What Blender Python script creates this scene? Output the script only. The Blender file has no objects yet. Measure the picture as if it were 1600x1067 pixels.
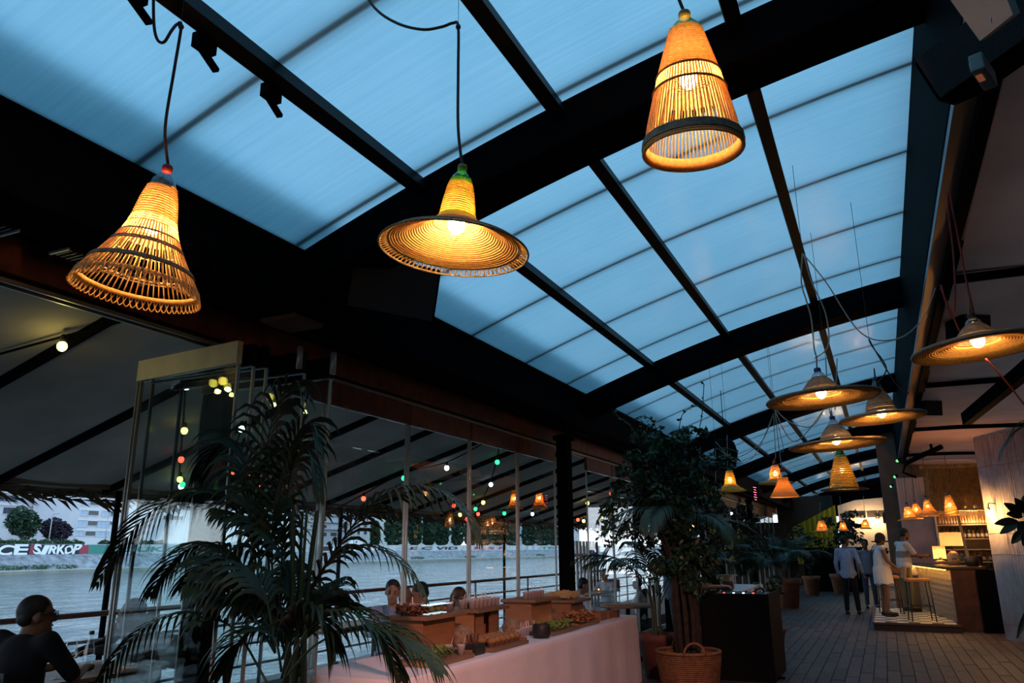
import bpy, bmesh, math, random
from mathutils import Vector, Matrix, Quaternion
R_=math.radians; PI=math.pi
random.seed(7)
SC=bpy.context.scene; COL=SC.collection

# ---------------------------------------------------------------- camera
H=1.55; FPX=1198.0
PITCH,YAW,ROLL=R_(15.2),R_(25.0),R_(0.5)
FW=Vector((-math.sin(YAW)*math.cos(PITCH),math.cos(YAW)*math.cos(PITCH),math.sin(PITCH)))
_r0=Vector((math.cos(YAW),math.sin(YAW),0)); _u0=_r0.cross(FW)
RT=_r0*math.cos(ROLL)-_u0*math.sin(ROLL); UP=RT.cross(FW)
cam=bpy.data.cameras.new('camera'); camo=bpy.data.objects.new('camera',cam); COL.objects.link(camo)
cam.sensor_width=36; cam.lens=FPX/1600*36; cam.clip_start=.05; cam.clip_end=900
camo.matrix_world=Matrix(((RT.x,UP.x,-FW.x,0),(RT.y,UP.y,-FW.y,0),(RT.z,UP.z,-FW.z,H),(0,0,0,1)))
SC.camera=camo
def ray(x,y): return RT*((x-800)/FPX)+UP*((533.5-y)/FPX)+FW
def atX(x,y,X): d=ray(x,y); return d*(X/d.x)+Vector((0,0,H))
def atY(x,y,Y): d=ray(x,y); return d*(Y/d.y)+Vector((0,0,H))
def atZ(x,y,Z): d=ray(x,y); return d*((Z-H)/d.z)+Vector((0,0,H))

# ---------------------------------------------------------------- world (dusk sky) and exposure
W=bpy.data.worlds.new('world'); SC.world=W; W.use_nodes=True
nt=W.node_tree; nt.nodes.clear()
o=nt.nodes.new('ShaderNodeOutputWorld'); bg=nt.nodes.new('ShaderNodeBackground')
tc=nt.nodes.new('ShaderNodeTexCoord'); sx=nt.nodes.new('ShaderNodeSeparateXYZ'); cr=nt.nodes.new('ShaderNodeValToRGB')
nt.links.new(tc.outputs['Generated'],sx.inputs[0]); nt.links.new(sx.outputs['Z'],cr.inputs[0])
e=cr.color_ramp.elements; e[0].position=0.0; e[0].color=(.86,.95,1.06,1); e[1].position=.5; e[1].color=(.36,.68,1.0,1)
nt.links.new(cr.outputs[0],bg.inputs[0]); bg.inputs[1].default_value=2.05
nt.links.new(bg.outputs[0],o.inputs[0])
SC.view_settings.view_transform='Standard'; SC.view_settings.look='None'
SC.view_settings.exposure=0.0; SC.view_settings.gamma=1.0; SC.view_settings.use_curve_mapping=False
LAMPW=1.0
# unseen warm spot, added to light the buffet (housing built with the fittings)
SPOT_P=Vector((.42,1.35,3.42)); SPOT_T=Vector((-3.0,7.2,.1))
_s=bpy.data.lights.new('added_spot','SPOT'); _s.energy=900; _s.color=(1,.44,.34); _s.spot_size=R_(42); _s.spot_blend=.5; _s.shadow_soft_size=.06
_so=bpy.data.objects.new('added_spot',_s); COL.objects.link(_so); _so.location=SPOT_P; _so.rotation_euler=(SPOT_T-SPOT_P).to_track_quat('-Z','Y').to_euler()

# ---------------------------------------------------------------- materials
MATS={}
def mat(name,col,rough=.7,metal=0,spec=.4,noise=None,bump=None,emit=None,trans=None,coat=0):
    """noise=(scale,amount) colour mottling; bump=(scale,strength); emit=(colour,strength); trans=translucent share"""
    if name in MATS: return MATS[name]
    m=bpy.data.materials.new(name); m.use_nodes=True; n=m.node_tree.nodes; l=m.node_tree.links
    b=n['Principled BSDF']; out=n['Material Output']
    b.inputs['Base Color'].default_value=(*col,1); b.inputs['Roughness'].default_value=rough
    b.inputs['Metallic'].default_value=metal; b.inputs['Specular IOR Level'].default_value=spec
    if coat: b.inputs['Coat Weight'].default_value=coat
    t=n.new('ShaderNodeTexCoord')
    csock=None
    if noise:
        q=n.new('ShaderNodeTexNoise'); q.inputs['Scale'].default_value=noise[0]; q.inputs['Detail'].default_value=4
        l.new(t.outputs['Object'],q.inputs['Vector'])
        r=n.new('ShaderNodeValToRGB'); k=noise[1]
        r.color_ramp.elements[0].position=.3; r.color_ramp.elements[1].position=.7
        r.color_ramp.elements[0].color=(*[c*(1-k) for c in col],1); r.color_ramp.elements[1].color=(*[min(1,c*(1+k)) for c in col],1)
        l.new(q.outputs['Fac'],r.inputs[0]); l.new(r.outputs[0],b.inputs['Base Color']); csock=r.outputs[0]
    if bump:
        q=n.new('ShaderNodeTexNoise'); q.inputs['Scale'].default_value=bump[0]; q.inputs['Detail'].default_value=3
        l.new(t.outputs['Object'],q.inputs['Vector']); u=n.new('ShaderNodeBump'); u.inputs['Strength'].default_value=bump[1]; u.inputs['Distance'].default_value=.02
        l.new(q.outputs['Fac'],u.inputs['Height']); l.new(u.outputs[0],b.inputs['Normal'])
    if emit:
        b.inputs['Emission Color'].default_value=(*emit[0],1); b.inputs['Emission Strength'].default_value=emit[1]
    if trans:
        tr=n.new('ShaderNodeBsdfTranslucent'); tr.inputs[0].default_value=(*col,1)
        if csock: l.new(csock,tr.inputs[0])
        mx=n.new('ShaderNodeMixShader'); mx.inputs[0].default_value=trans
        l.new(b.outputs[0],mx.inputs[1]); l.new(tr.outputs[0],mx.inputs[2]); l.new(mx.outputs[0],out.inputs[0])
    MATS[name]=m; return m
def schlick(n,l,f0,pw=5):
    lw=n.new('ShaderNodeLayerWeight'); lw.inputs[0].default_value=.5
    p=n.new('ShaderNodeMath'); p.operation='POWER'; p.inputs[1].default_value=pw; l.new(lw.outputs['Facing'],p.inputs[0])
    m=n.new('ShaderNodeMath'); m.operation='MULTIPLY_ADD'; m.inputs[1].default_value=1-f0; m.inputs[2].default_value=f0; l.new(p.outputs[0],m.inputs[0])
    return m.outputs[0]
def glassmat(name,col,refl=1.0,rough=.0,ior=1.5):
    if name in MATS: return MATS[name]
    m=bpy.data.materials.new(name); m.use_nodes=True; n=m.node_tree.nodes; l=m.node_tree.links
    n.remove(n['Principled BSDF']); out=n['Material Output']
    t=n.new('ShaderNodeBsdfTransparent'); t.inputs[0].default_value=(*col,1)
    g=n.new('ShaderNodeBsdfGlossy'); g.inputs['Roughness'].default_value=rough; g.inputs[0].default_value=(refl,refl,refl,1)
    f=schlick(n,l,((ior-1)/(ior+1))**2)
    mx=n.new('ShaderNodeMixShader'); l.new(f,mx.inputs[0]); l.new(t.outputs[0],mx.inputs[1]); l.new(g.outputs[0],mx.inputs[2]); l.new(mx.outputs[0],out.inputs[0])
    MATS[name]=m; return m
def woodmat(name,col,scale=(1,12,12),k=.35,rough=.6,spec=.3):
    if name in MATS: return MATS[name]
    m=mat(name,col,rough,spec=spec); n=m.node_tree.nodes; l=m.node_tree.links; b=n['Principled BSDF']
    t=n.new('ShaderNodeTexCoord'); mp=n.new('ShaderNodeMapping'); mp.inputs['Scale'].default_value=scale
    q=n.new('ShaderNodeTexNoise'); q.inputs['Scale'].default_value=2.2; q.inputs['Detail'].default_value=5; q.inputs['Distortion'].default_value=.6
    oi=n.new('ShaderNodeObjectInfo'); ad=n.new('ShaderNodeMath'); ad.operation='MULTIPLY_ADD'; ad.inputs[1].default_value=.45; 
    l.new(t.outputs['Object'],mp.inputs[0]); l.new(mp.outputs[0],q.inputs['Vector'])
    l.new(oi.outputs['Random'],ad.inputs[0]); l.new(q.outputs['Fac'],ad.inputs[2])
    r=n.new('ShaderNodeValToRGB'); r.color_ramp.elements[0].position=.3; r.color_ramp.elements[1].position=1.05 if False else 1.0
    r.color_ramp.elements[0].color=(*[c*(1-k) for c in col],1); r.color_ramp.elements[1].color=(*[min(1,c*(1+k)) for c in col],1)
    l.new(ad.outputs[0],r.inputs[0]); l.new(r.outputs[0],b.inputs['Base Color'])
    return m

# ---------------------------------------------------------------- mesh builder
class MB:
    def __init__(s): s.v=[]; s.f=[]
    def add(s,vs,fs):
        k=len(s.v); s.v+=[tuple(v) for v in vs]; s.f+=[tuple(i+k for i in f) for f in fs]; return s
    def box(s,c,d,M=None):
        x,y,z=[q/2 for q in d]; c=Vector(c)
        vs=[Vector((a*x,b*y,e*z)) for a in (-1,1) for b in (-1,1) for e in (-1,1)]
        if M is not None: vs=[M@v for v in vs]
        return s.add([v+c for v in vs],[(0,1,3,2),(4,6,7,5),(0,4,5,1),(2,3,7,6),(0,2,6,4),(1,5,7,3)])
    def bar(s,p,q,w,h,up=(0,0,1)):
        p=Vector(p);q=Vector(q);d=(q-p); L=d.length; d/=L; u=Vector(up); r=d.cross(u)
        if r.length<1e-4: r=d.cross(Vector((1,0,0)))
        r.normalize(); u=r.cross(d)
        M=Matrix((r,d,u)).transposed()
        return s.box((p+q)/2,(w,L,h),M)
    def tube(s,pts,r,n=6,closed=False,cap=True):
        P=[Vector(p) for p in pts]; m=len(P); rs=r if isinstance(r,(list,tuple)) else [r]*m
        vs=[];fs=[]; prev=None
        for i,p in enumerate(P):
            if closed: t=P[(i+1)%m]-P[i-1]
            else: t=P[min(i+1,m-1)]-P[max(i-1,0)]
            if t.length<1e-9: t=Vector((0,0,1))
            t.normalize()
            if prev is None:
                a=t.cross(Vector((0,0,1)))
                if a.length<.05: a=t.cross(Vector((1,0,0)))
            else: a=prev-t*prev.dot(t)
            if a.length<1e-6: a=t.orthogonal()
            a.normalize(); prev=a; b=t.cross(a)
            for j in range(n):
                w=2*PI*j/n; vs.append(p+(a*math.cos(w)+b*math.sin(w))*rs[i])
        for i in range(m if closed else m-1):
            k=(i+1)%m
            for j in range(n): fs.append((i*n+j,i*n+(j+1)%n,k*n+(j+1)%n,k*n+j))
        if cap and not closed:
            fs.append(tuple(range(n-1,-1,-1))); fs.append(tuple((m-1)*n+j for j in range(n)))
        return s.add(vs,fs)
    def lathe(s,prof,n=24,c=(0,0,0),close=False):
        c=Vector(c); vs=[];fs=[];m=len(prof)
        for r,z in prof:
            for j in range(n): w=2*PI*j/n; vs.append(c+Vector((r*math.cos(w),r*math.sin(w),z)))
        for i in range(m if close else m-1):
            k=(i+1)%m
            for j in range(n): fs.append((i*n+j,i*n+(j+1)%n,k*n+(j+1)%n,k*n+j))
        return s.add(vs,fs)
    def ell(s,c,r,n=12,m=8,M=None):
        c=Vector(c); vs=[];fs=[]
        for i in range(m+1):
            a=PI*i/m
            for j in range(n):
                w=2*PI*j/n; v=Vector((r[0]*math.sin(a)*math.cos(w),r[1]*math.sin(a)*math.sin(w),r[2]*math.cos(a)))
                if M is not None: v=M@v
                vs.append(c+v)
        for i in range(m):
            for j in range(n): fs.append((i*n+j,i*n+(j+1)%n,(i+1)*n+(j+1)%n,(i+1)*n+j))
        return s.add(vs,fs)
    def cap(s,p,q,r0,r1,n=10):
        p=Vector(p);q=Vector(q);d=q-p
        L=d.length; d=d/L if L>1e-6 else Vector((0,0,1))
        pts=[];rs=[]
        for k in range(4): a=PI/2*(k/4); pts.append(p-d*r0*math.cos(a)*.999); rs.append(max(r0*math.sin(a),1e-4))
        pts.append(p);rs.append(r0);pts.append(q);rs.append(r1)
        for k in range(1,5): a=PI/2*(k/4); pts.append(q+d*r1*math.sin(a)); rs.append(max(r1*math.cos(a),1e-4))
        return s.tube(pts,rs,n)
    def prism(s,out,h,M):
        """outline (list of 2d) extruded by h along local z; M maps local->world"""
        n=len(out); vs=[M@Vector((x,y,0)) for x,y in out]+[M@Vector((x,y,h)) for x,y in out]
        return s.add(vs,[tuple(range(n-1,-1,-1)),tuple(range(n,2*n))]+[(i,(i+1)%n,n+(i+1)%n,n+i) for i in range(n)])
    def mesh(s,name,smooth=False):
        me=bpy.data.meshes.new(name); me.from_pydata(s.v,[],s.f); me.update()
        if smooth: me.polygons.foreach_set('use_smooth',[True]*len(me.polygons))
        return me
    def build(s,name,m,parent=None,smooth=False,loc=None,rot=None,bevel=0,fix=True):
        me=s.mesh(name,smooth)
        if fix:
            bm=bmesh.new(); bm.from_mesh(me); bmesh.ops.recalc_face_normals(bm,faces=bm.faces)
            if bevel: bmesh.ops.bevel(bm,geom=list(bm.edges),offset=bevel,segments=2,affect='EDGES',profile=.6)
            bm.to_mesh(me); bm.free()
        if m: me.materials.append(m)
        return link(name,me,parent,loc,rot)
def link(name,data,parent=None,loc=None,rot=None):
    o=bpy.data.objects.new(name,data); COL.objects.link(o)
    if parent is not None: o.parent=parent
    if loc is not None: o.location=loc
    if rot is not None: o.rotation_euler=rot
    return o
def tag(o,label,cat,group=None,kind=None):
    o['label']=label; o['category']=cat
    if group: o['group']=group
    if kind: o['kind']=kind
    return o
def thing(name,label,cat,loc=(0,0,0),rot=(0,0,0),group=None,kind=None):
    return tag(link(name,None,None,loc,rot),label,cat,group,kind)
def struct(o,label=None,cat=None):
    o['kind']='structure'
    if label: o['label']=label
    if cat: o['category']=cat
    return o
def dup(root,loc=None,rot=None,label=None,group=None,scale=None):
    def cp(o,par):
        c=o.copy(); COL.objects.link(c); c.parent=par
        for ch in o.children: cp(ch,c)
        return c
    r=cp(root,None)
    if loc is not None: r.location=loc
    if rot is not None: r.rotation_euler=rot
    if scale is not None: r.scale=(scale,)*3
    if label: r['label']=label
    if group: r['group']=group
    return r
def pointlight(parent,loc,power,col=(1,.50,.16),r=.04):
    L=bpy.data.lights.new('glow','POINT'); L.energy=power*LAMPW; L.color=col; L.shadow_soft_size=r
    return link('glow',L,parent,loc)
def rotz(a): return Matrix.Rotation(a,3,'Z')
def bez(pts,n=8):
    """Catmull-Rom through points"""
    P=[Vector(p) for p in pts]; out=[]
    for i in range(len(P)-1):
        a=P[max(i-1,0)];b=P[i];c=P[i+1];d=P[min(i+2,len(P)-1)]
        for k in range(n):
            t=k/n; out.append(.5*((2*b)+(c-a)*t+(2*a-5*b+4*c-d)*t*t+(3*b-a-3*c+d)*t**3))
    out.append(P[-1]); return out

BLACK=mat('black_paint',(.0028,.0032,.0045),.7,spec=.012,noise=(6,.2))
STEEL=mat('dark_steel_paint',(.005,.007,.010),.5,spec=.08)
ALU=mat('aluminium',(.40,.39,.36),.4,metal=.6)
# ================================================================ STRUCTURE
# ---- roof: curved translucent sheets on ribs and purlins
RC=(3.32216,-13.88656); RR=18.70612
def roofz(X): return RC[1]+math.sqrt(RR*RR-(X-RC[0])**2)
XL,XR=-3.4,.54
Y0,Y1=-3.2,38.6
roof=struct(link('ceiling',None,None,(0,0,0)),'arched translucent skylight roof on black ribs','roof')
def sheetmat():
    m=bpy.data.materials.new('polycarbonate_sheet'); m.use_nodes=True; n=m.node_tree.nodes; l=m.node_tree.links
    n.remove(n['Principled BSDF']); out=n['Material Output']
    t=n.new('ShaderNodeTexCoord'); mp=n.new('ShaderNodeMapping'); mp.inputs['Scale'].default_value=(.5,26,1)
    q=n.new('ShaderNodeTexNoise'); q.inputs['Scale'].default_value=1.6; q.inputs['Detail'].default_value=4
    l.new(t.outputs['Object'],mp.inputs[0]); l.new(mp.outputs[0],q.inputs['Vector'])
    q2=n.new('ShaderNodeTexNoise'); q2.inputs['Scale'].default_value=2.3; q2.inputs['Detail'].default_value=5
    l.new(t.outputs['Object'],q2.inputs['Vector'])
    ml=n.new('ShaderNodeMath'); ml.operation='MULTIPLY_ADD'; ml.inputs[1].default_value=.55; l.new(q.outputs['Fac'],ml.inputs[0]); 
    m2=n.new('ShaderNodeMath'); m2.operation='MULTIPLY'; m2.inputs[1].default_value=.45; l.new(q2.outputs['Fac'],m2.inputs[0]); l.new(m2.outputs[0],ml.inputs[2])
    r=n.new('ShaderNodeValToRGB'); r.color_ramp.elements[0].position=.3; r.color_ramp.elements[1].position=.7
    r.color_ramp.elements[0].color=(.21,.335,.38,1); r.color_ramp.elements[1].color=(.275,.39,.425,1)
    l.new(ml.outputs[0],r.inputs[0])
    tr=n.new('ShaderNodeBsdfTranslucent'); l.new(r.outputs[0],tr.inputs[0])
    g=n.new('ShaderNodeBsdfGlossy'); g.inputs['Roughness'].default_value=.16; g.inputs[0].default_value=(.8,.8,.8,1)
    wv=n.new('ShaderNodeTexWave'); wv.inputs['Scale'].default_value=14; wv.bands_direction='Y'; l.new(t.outputs['Object'],wv.inputs['Vector'])
    bp=n.new('ShaderNodeBump'); bp.inputs['Strength'].default_value=.1; bp.inputs['Distance'].default_value=.01; l.new(wv.outputs['Fac'],bp.inputs['Height']); l.new(bp.outputs[0],g.inputs['Normal'])
    f=schlick(n,l,.05,3.2)
    mx=n.new('ShaderNodeMixShader'); l.new(f,mx.inputs[0]); l.new(tr.outputs[0],mx.inputs[1]); l.new(g.outputs[0],mx.inputs[2]); l.new(mx.outputs[0],out.inputs[0])
    return m
SHEET=sheetmat()
def arcpts(x0,x1,n,dz): return [(x0+(x1-x0)*i/n, roofz(x0+(x1-x0)*i/n)+dz) for i in range(n+1)]
def arcbeam(mb,x0,x1,n,y0,y1,zt,zb):
    """curved box following the roof arc between two Y planes"""
    A=arcpts(x0,x1,n,0); vs=[];fs=[]
    for x,z in A: vs+=[(x,y0,z+zt),(x,y1,z+zt),(x,y1,z+zb),(x,y0,z+zb)]
    for i in range(n):
        for j in range(4): fs.append((4*i+j,4*i+(j+1)%4,4*i+4+(j+1)%4,4*i+4+j))
    fs+=[(0,1,2,3),(4*n+3,4*n+2,4*n+1,4*n)]
    mb.add(vs,fs)
JOINTS=[]; y=2.53-1.28*4
while y<Y1: JOINTS.append(y); y+=1.28
mb=MB(); A=arcpts(XL-.25,XR+.25,22,0)
mb.add([(x,yy,z) for x,z in A for yy in (.0,1.28)],[(2*i,2*i+1,2*i+3,2*i+2) for i in range(22)])
smesh=mb.mesh('roof_sheet',True); smesh.materials.append(SHEET)
mb=MB(); arcbeam(mb,XL-.25,XR+.25,22,-.026,.026,.06,.014); jmesh=mb.mesh('joint_profile'); jmesh.materials.append(STEEL)
for j in JOINTS:
    link('roof_sheet',smesh,roof,(0,j,0)); link('joint_profile',jmesh,roof,(0,j,0))
RIBS=[-1.84,3.89,9.62,15.35,21.08,26.81,32.54,38.27]
mb=MB(); arcbeam(mb,XL-.1,XR+.3,20,0,.34,-.004,-.27); 
arcbeam(mb,XL-.1,XR+.3,20,-.012,.352,-.27,-.285); arcbeam(mb,XL-.1,XR+.3,20,.15,.156,-.285,-.288)
rmesh=mb.mesh('roof_rib'); rmesh.materials.append(BLACK)
for r in RIBS: link('roof_rib',rmesh,roof,(0,r,0))
PUR=[-2.47,-1.49,-.415]
for X in PUR:
    sl=math.atan((roofz(X+.01)-roofz(X-.01))/.02); M=Matrix.Rotation(-sl,3,'Y'); z=roofz(X)
    for a,b in zip(RIBS[:-1],RIBS[1:]):
        mb=MB(); L=b-a-.34
        mb.box((X,a+.34+L/2,z-.055),(.085,L-.004,.10),M)
        mb.box((X,a+.34+.04,z-.125),(.11,.08,.05),M); mb.build('purlin',STEEL,roof)
# brackets on the nearest purlin
for yy in (1.75,2.12,2.55):
    mb=MB(); mb.box((PUR[0]-.035,yy,roofz(PUR[0])-.14),(.05,.10,.07)); mb.bar((PUR[0]-.05,yy,roofz(PUR[0])-.16),(PUR[0]-.08,yy+.12,roofz(PUR[0])-.19),.03,.02); mb.build('purlin_bracket',BLACK,roof)
# flashing strips lying over the sheets (soft shade along the edges)
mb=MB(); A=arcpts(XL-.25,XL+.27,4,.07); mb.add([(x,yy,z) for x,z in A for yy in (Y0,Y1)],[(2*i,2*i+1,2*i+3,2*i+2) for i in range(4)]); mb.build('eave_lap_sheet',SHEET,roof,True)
# left eave beam, gutter box and red-brown fascia over the glass wall
def ybox(mb,x0,x1,z0,z1,y0=Y0,y1=Y1): mb.box(((x0+x1)/2,(y0+y1)/2,(z0+z1)/2),(x1-x0,y1-y0,z1-z0))
mb=MB(); ybox(mb,-3.75,XL,3.15,3.585); ybox(mb,-3.42,XL+.02,3.13,3.16); ybox(mb,-3.75,-3.66,3.11,3.15); mb.build('eave_beam',BLACK,roof)
mb=MB(); ybox(mb,-4.32,-3.75,3.28,3.60); ybox(mb,-4.3,-3.9,3.24,3.28); mb.build('gutter_box',BLACK,roof)
REDB=mat('red_brown_paint',(.17,.055,.038),.55,noise=(8,.3))
mb=MB(); ybox(mb,-4.27,-4.14,3.03,3.28); mb.build('fascia_board',REDB,roof)
# right beam
mb=MB(); ybox(mb,XR,XR+.06,3.62,4.62); ybox(mb,XR+.06,.95,3.9,4.9); mb.build('ridge_beam',BLACK,roof)
mb=MB(); ybox(mb,XR+.005,XR+.10,3.56,3.62); mb.build('ridge_beam_flange',mat('flange_highlight',(.02,.035,.06),.35,spec=.4),roof)  # bluish highlight along the black beam, put into the flange colour
mb=MB(); ybox(mb,XR+.10,.72,3.50,3.60); mb.build('ridge_beam_soffit',BLACK,roof)
# end of the roof
mb=MB(); mb.box((-1.6,Y1+.1,3.9),(5.2,.15,2.0)); mb.build('roof_end_panel',BLACK,roof)

# ---- fabric ceiling right of the ridge beam
FAB=mat('canopy_fabric',(.38,.22,.18),.9,noise=(1.3,.18),bump=(3,.25),trans=.12)
cr2=struct(link('trim_1',None),'brown fabric canopy ceiling over the bar side','canopy')
poles=[-2.2,2.1,6.3,10.6,14.7,18.9,23.1,27.3,31.5,36]
for a,b in zip(poles[:-1],poles[1:]):
    mb=MB(); nx,ny=14,8; vs=[];fs=[]
    for i in range(nx+1):
        for j in range(ny+1):
            u=i/nx;v=j/ny; x=.70+u*6.5; yy=a-.03+(b-a+.06)*v
            vs.append((x,yy,3.52-.02*u*6.5*.3-.10*math.sin(PI*v)*(.6+.4*math.sin(3*u))+.02*math.sin(9*u+v*3)))
    for i in range(nx):
        for j in range(ny): k=i*(ny+1)+j; fs.append((k,k+1,k+ny+2,k+ny+1))
    mb.add(vs,fs).build('canopy_panel',FAB,cr2,True)
for p in poles[1:-1]:
    mb=MB(); mb.tube([(.7+6.5*i/10,p+.03*math.sin(i*2.1),3.47-.012*i+.012*math.sin(i*1.7)) for i in range(11)],.035,7); mb.build('canopy_pole',BLACK,cr2,True)
mb=MB(); mb.bar((1.75,8.7,3.43),(1.2,11.9,3.20),.10,.16); mb.build('canopy_brace',BLACK,cr2)
# closing shell on the far right and behind the camera (keeps the hall closed)
mb=MB(); mb.box((7.2,17,1.7),(.1,46,3.6)); struct(mb.build('wall_right',mat('dark_timber',(.06,.045,.04),.8)),'dark timber side wall far right','wall')
mb=MB(); mb.box((1.5,-3.4,2.4),(11.6,.1,4.9)); struct(mb.build('wall_rear',MATS['dark_timber']),'dark timber wall at the near end','wall')

# ---- floor: worn paving boards
floor=struct(MB().box((.3,17.5,-.06),(15,43,.1)).build('floor',mat('floor_joint',(.02,.018,.018),.9)),'worn grey boarded floor of the hall','floor')
PLANK=woodmat('floor_plank',(.062,.045,.043),(10,1.2,10),.55,.62,.3)
pw,pl=.155,1.02
mb=MB(); mb.box((0,0,-.004),(pw-.008,pl-.010,.012)); pm=mb.mesh('plank'); 
bmm=bmesh.new(); bmm.from_mesh(pm); bmesh.ops.recalc_face_normals(bmm,faces=bmm.faces); bmesh.ops.bevel(bmm,geom=[e for e in bmm.edges],offset=.003,segments=1,affect='EDGES'); bmm.to_mesh(pm); bmm.free(); pm.materials.append(PLANK)
cand=[];rest=[]
nxp=int(6.6/pw)
for i in range(nxp):
    x=-3.1+pw*(i+.5)
    for j in range(30):
        yy=4.5+pl*(j+.5*(i%2))+.21*math.sin(i*7.3)
        v=Vector((x,yy,-H)); z=v.dot(FW); px=800+FPX*v.dot(RT)/z; py=533.5-FPX*v.dot(UP)/z
        vis=1000<px<1640 and py<1110 and z>0 and not(x<-1.2 and yy<12) 
        if vis: cand.append((z,x,yy))
        elif yy<36: rest.append((x,yy))
cand.sort()
for z,x,yy in cand[:298]:
    link('plank',pm,floor,(x,yy,random.uniform(-.002,.003)))
mb=MB()
for x,yy in rest+[(c[1],c[2]) for c in cand[298:]]:
    mb.box((x,yy,-.004+random.uniform(-.002,.002)),(pw-.008,pl-.01,.012))
o=mb.build('plank_field',PLANK,floor); o['kind']='stuff'
# terrace deck outside the glass
deck=struct(MB().box((-5.75,17.5,-.05),(3.5,43,.08)).build('trim_2',mat('deck_board',(.06,.05,.045),.75,noise=(9,.3))),'terrace deck along the river','deck')

# ---- glass wall on the river side (X=-4.2)
GLASS=glassmat('pane_glass',(.962,.99,.984))
gw=struct(link('wall_left',None),'folding glass wall along the river terrace','glass wall')
ZG=2.77
def gpanel(p,q,par,rail=REDB,toprail=.22,frame=True):
    """one frameless pane between two floor points with top rail and edge profiles"""
    p=Vector(p);q=Vector(q); d=(q-p).normalized()
    mb=MB(); mb.bar(p+Vector((0,0,(ZG+.08)/2)),q+Vector((0,0,(ZG+.08)/2)),.008,ZG-.08); g=mb.build('pane',GLASS,par)
    mb=MB(); mb.bar(p+d*.01+Vector((0,0,ZG+toprail/2)),q-d*.01+Vector((0,0,ZG+toprail/2)),.045,toprail-.012); mb.build('top_rail',rail,par)
    mb=MB(); mb.bar(p+Vector((0,0,.045)),q+Vector((0,0,.045)),.04,.07); mb.build('bottom_rail',ALU,par)
    mb=MB(); mb.bar(p+d*.012+Vector((0,0,0.08)),p+d*.012+Vector((0,0,ZG)),.011,.026,up=(0,1,0) if abs(d.x)>.5 else (1,0,0)); mb.build('edge_profile',ALU,par)
    mb=MB(); mb.bar(q-d*.012+Vector((0,0,0.08)),q-d*.012+Vector((0,0,ZG)),.011,.026,up=(0,1,0) if abs(d.x)>.5 else (1,0,0)); mb.build('edge_profile',ALU,par)
ys=[5.2+1.31*k for k in range(0,24)]
gpanel((-4.2,4.62,0),(-4.2,5.19,0),gw)
for k,(a,b) in enumerate(zip(ys[:-1],ys[1:])):
    if abs(a-10.44)<.1: continue
    gpanel((-4.2,a+.012,0),(-4.2,b-.012,0),gw)
mb=MB(); ybox(mb,-4.23,-4.17,2.995,3.025,Y0,Y1); mb.build('top_track',STEEL,gw)
mb=MB(); ybox(mb,-4.245,-4.228,2.975,3.0,Y0,Y1); ybox(mb,-4.165,-4.15,2.975,3.0,Y0,Y1); mb.build('track_lip',ALU,gw)
# parked panels, folded square to the wall
LIT_RAIL=mat('bulb_lit_rail',(.62,.55,.36),.5,noise=(7,.12))  # yellow bulb light on the front parked rail, put into its colour
for k,(yy,x0,x1) in enumerate([(3.80,-4.87,-3.77),(3.87,-4.84,-3.74),(3.95,-4.82,-3.70),(4.20,-4.8,-3.58),(4.42,-4.8,-3.52)]):
    pk=struct(link('parked_pane',None,gw))
    gpanel((x0,yy+.07 if k==0 else yy,0),(x1,yy-.04 if k==0 else yy,0),gw,LIT_RAIL if k==0 else STEEL,.165)
    bpy.data.objects.remove(pk)
for x,yy in ((-3.60,4.15),(-3.5,4.4)):
    mb=MB(); mb.lathe([(.0,2.80),(.022,2.80),(.022,2.96),(.0,2.96)],12,(x,yy,0)); mb.build('hinge_roller',ALU,gw,True)

mb=MB(); mb.box((-5.62,35.9,1.3),(3.7,.08,2.6)); struct(mb.build('wall_terrace_end',MATS['dark_timber']),'dark timber screen at the far end of the terrace','wall')
# ---- dark posts under the ribs on the river side
for k,yy in enumerate([10.1,15.6,21.3,27.0]):
    mb=MB(); mb.box((-3.92,yy,1.55),(.17,.17,3.12)); mb.box((-3.92,yy,.02),(.26,.26,.03)); mb.box((-3.92,yy,3.06),(.24,.24,.06))
    struct(mb.build('trim_%d'%(3+k),BLACK,None,bevel=.008),'black square post %s'%['nearest beside the buffet table end','second along the glass wall','third along the glass wall behind plants','farthest along the glass wall'][k],'post')
# ================================================================ OUTSIDE
# ---- terrace awning: ribbed fabric sloping to the river
AX0,AZ0,AX1,AZ1=-4.3,3.16,-7.5,2.20
def awz(x): return AZ0+(x-AX0)*(AZ1-AZ0)/(AX1-AX0)
AWF=mat('awning_fabric',(.21,.175,.145),.9,noise=(1.0,.3),bump=(2.5,.3),trans=.06)
aw=thing('terrace_awning','grey brown fabric awning with dark ribs over the river terrace','awning')
ybs=[-1.4+1.18*k for k in range(0,35)]
for a,b in zip(ybs[:-1],ybs[1:]):
    mb=MB(); nx,ny=6,4; vs=[];fs=[]
    for i in range(nx+1):
        for j in range(ny+1):
            x=AX0+(AX1-AX0)*i/nx; v=j/ny; vs.append((x,a+(b-a)*v,awz(x)+.01-.035*math.sin(PI*v)*(i/nx*.6+.4)))
    for i in range(nx):
        for j in range(ny): k=i*(ny+1)+j; fs.append((k,k+1,k+ny+2,k+ny+1))
    mb.add(vs,fs).build('awning_panel',AWF,aw,True)
for a in ybs:
    mb=MB(); mb.bar((AX0,a,awz(AX0)-.03),(AX1,a,awz(AX1)-.03),.05,.06); mb.build('awning_rib',BLACK,aw)
mb=MB(); mb.tube([(AX1,-1.6,AZ1-.03),(AX1,39,AZ1-.03)],.045,8); mb.build('edge_pole',mat('grey_pole',(.12,.11,.09),.6),aw,True)
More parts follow.
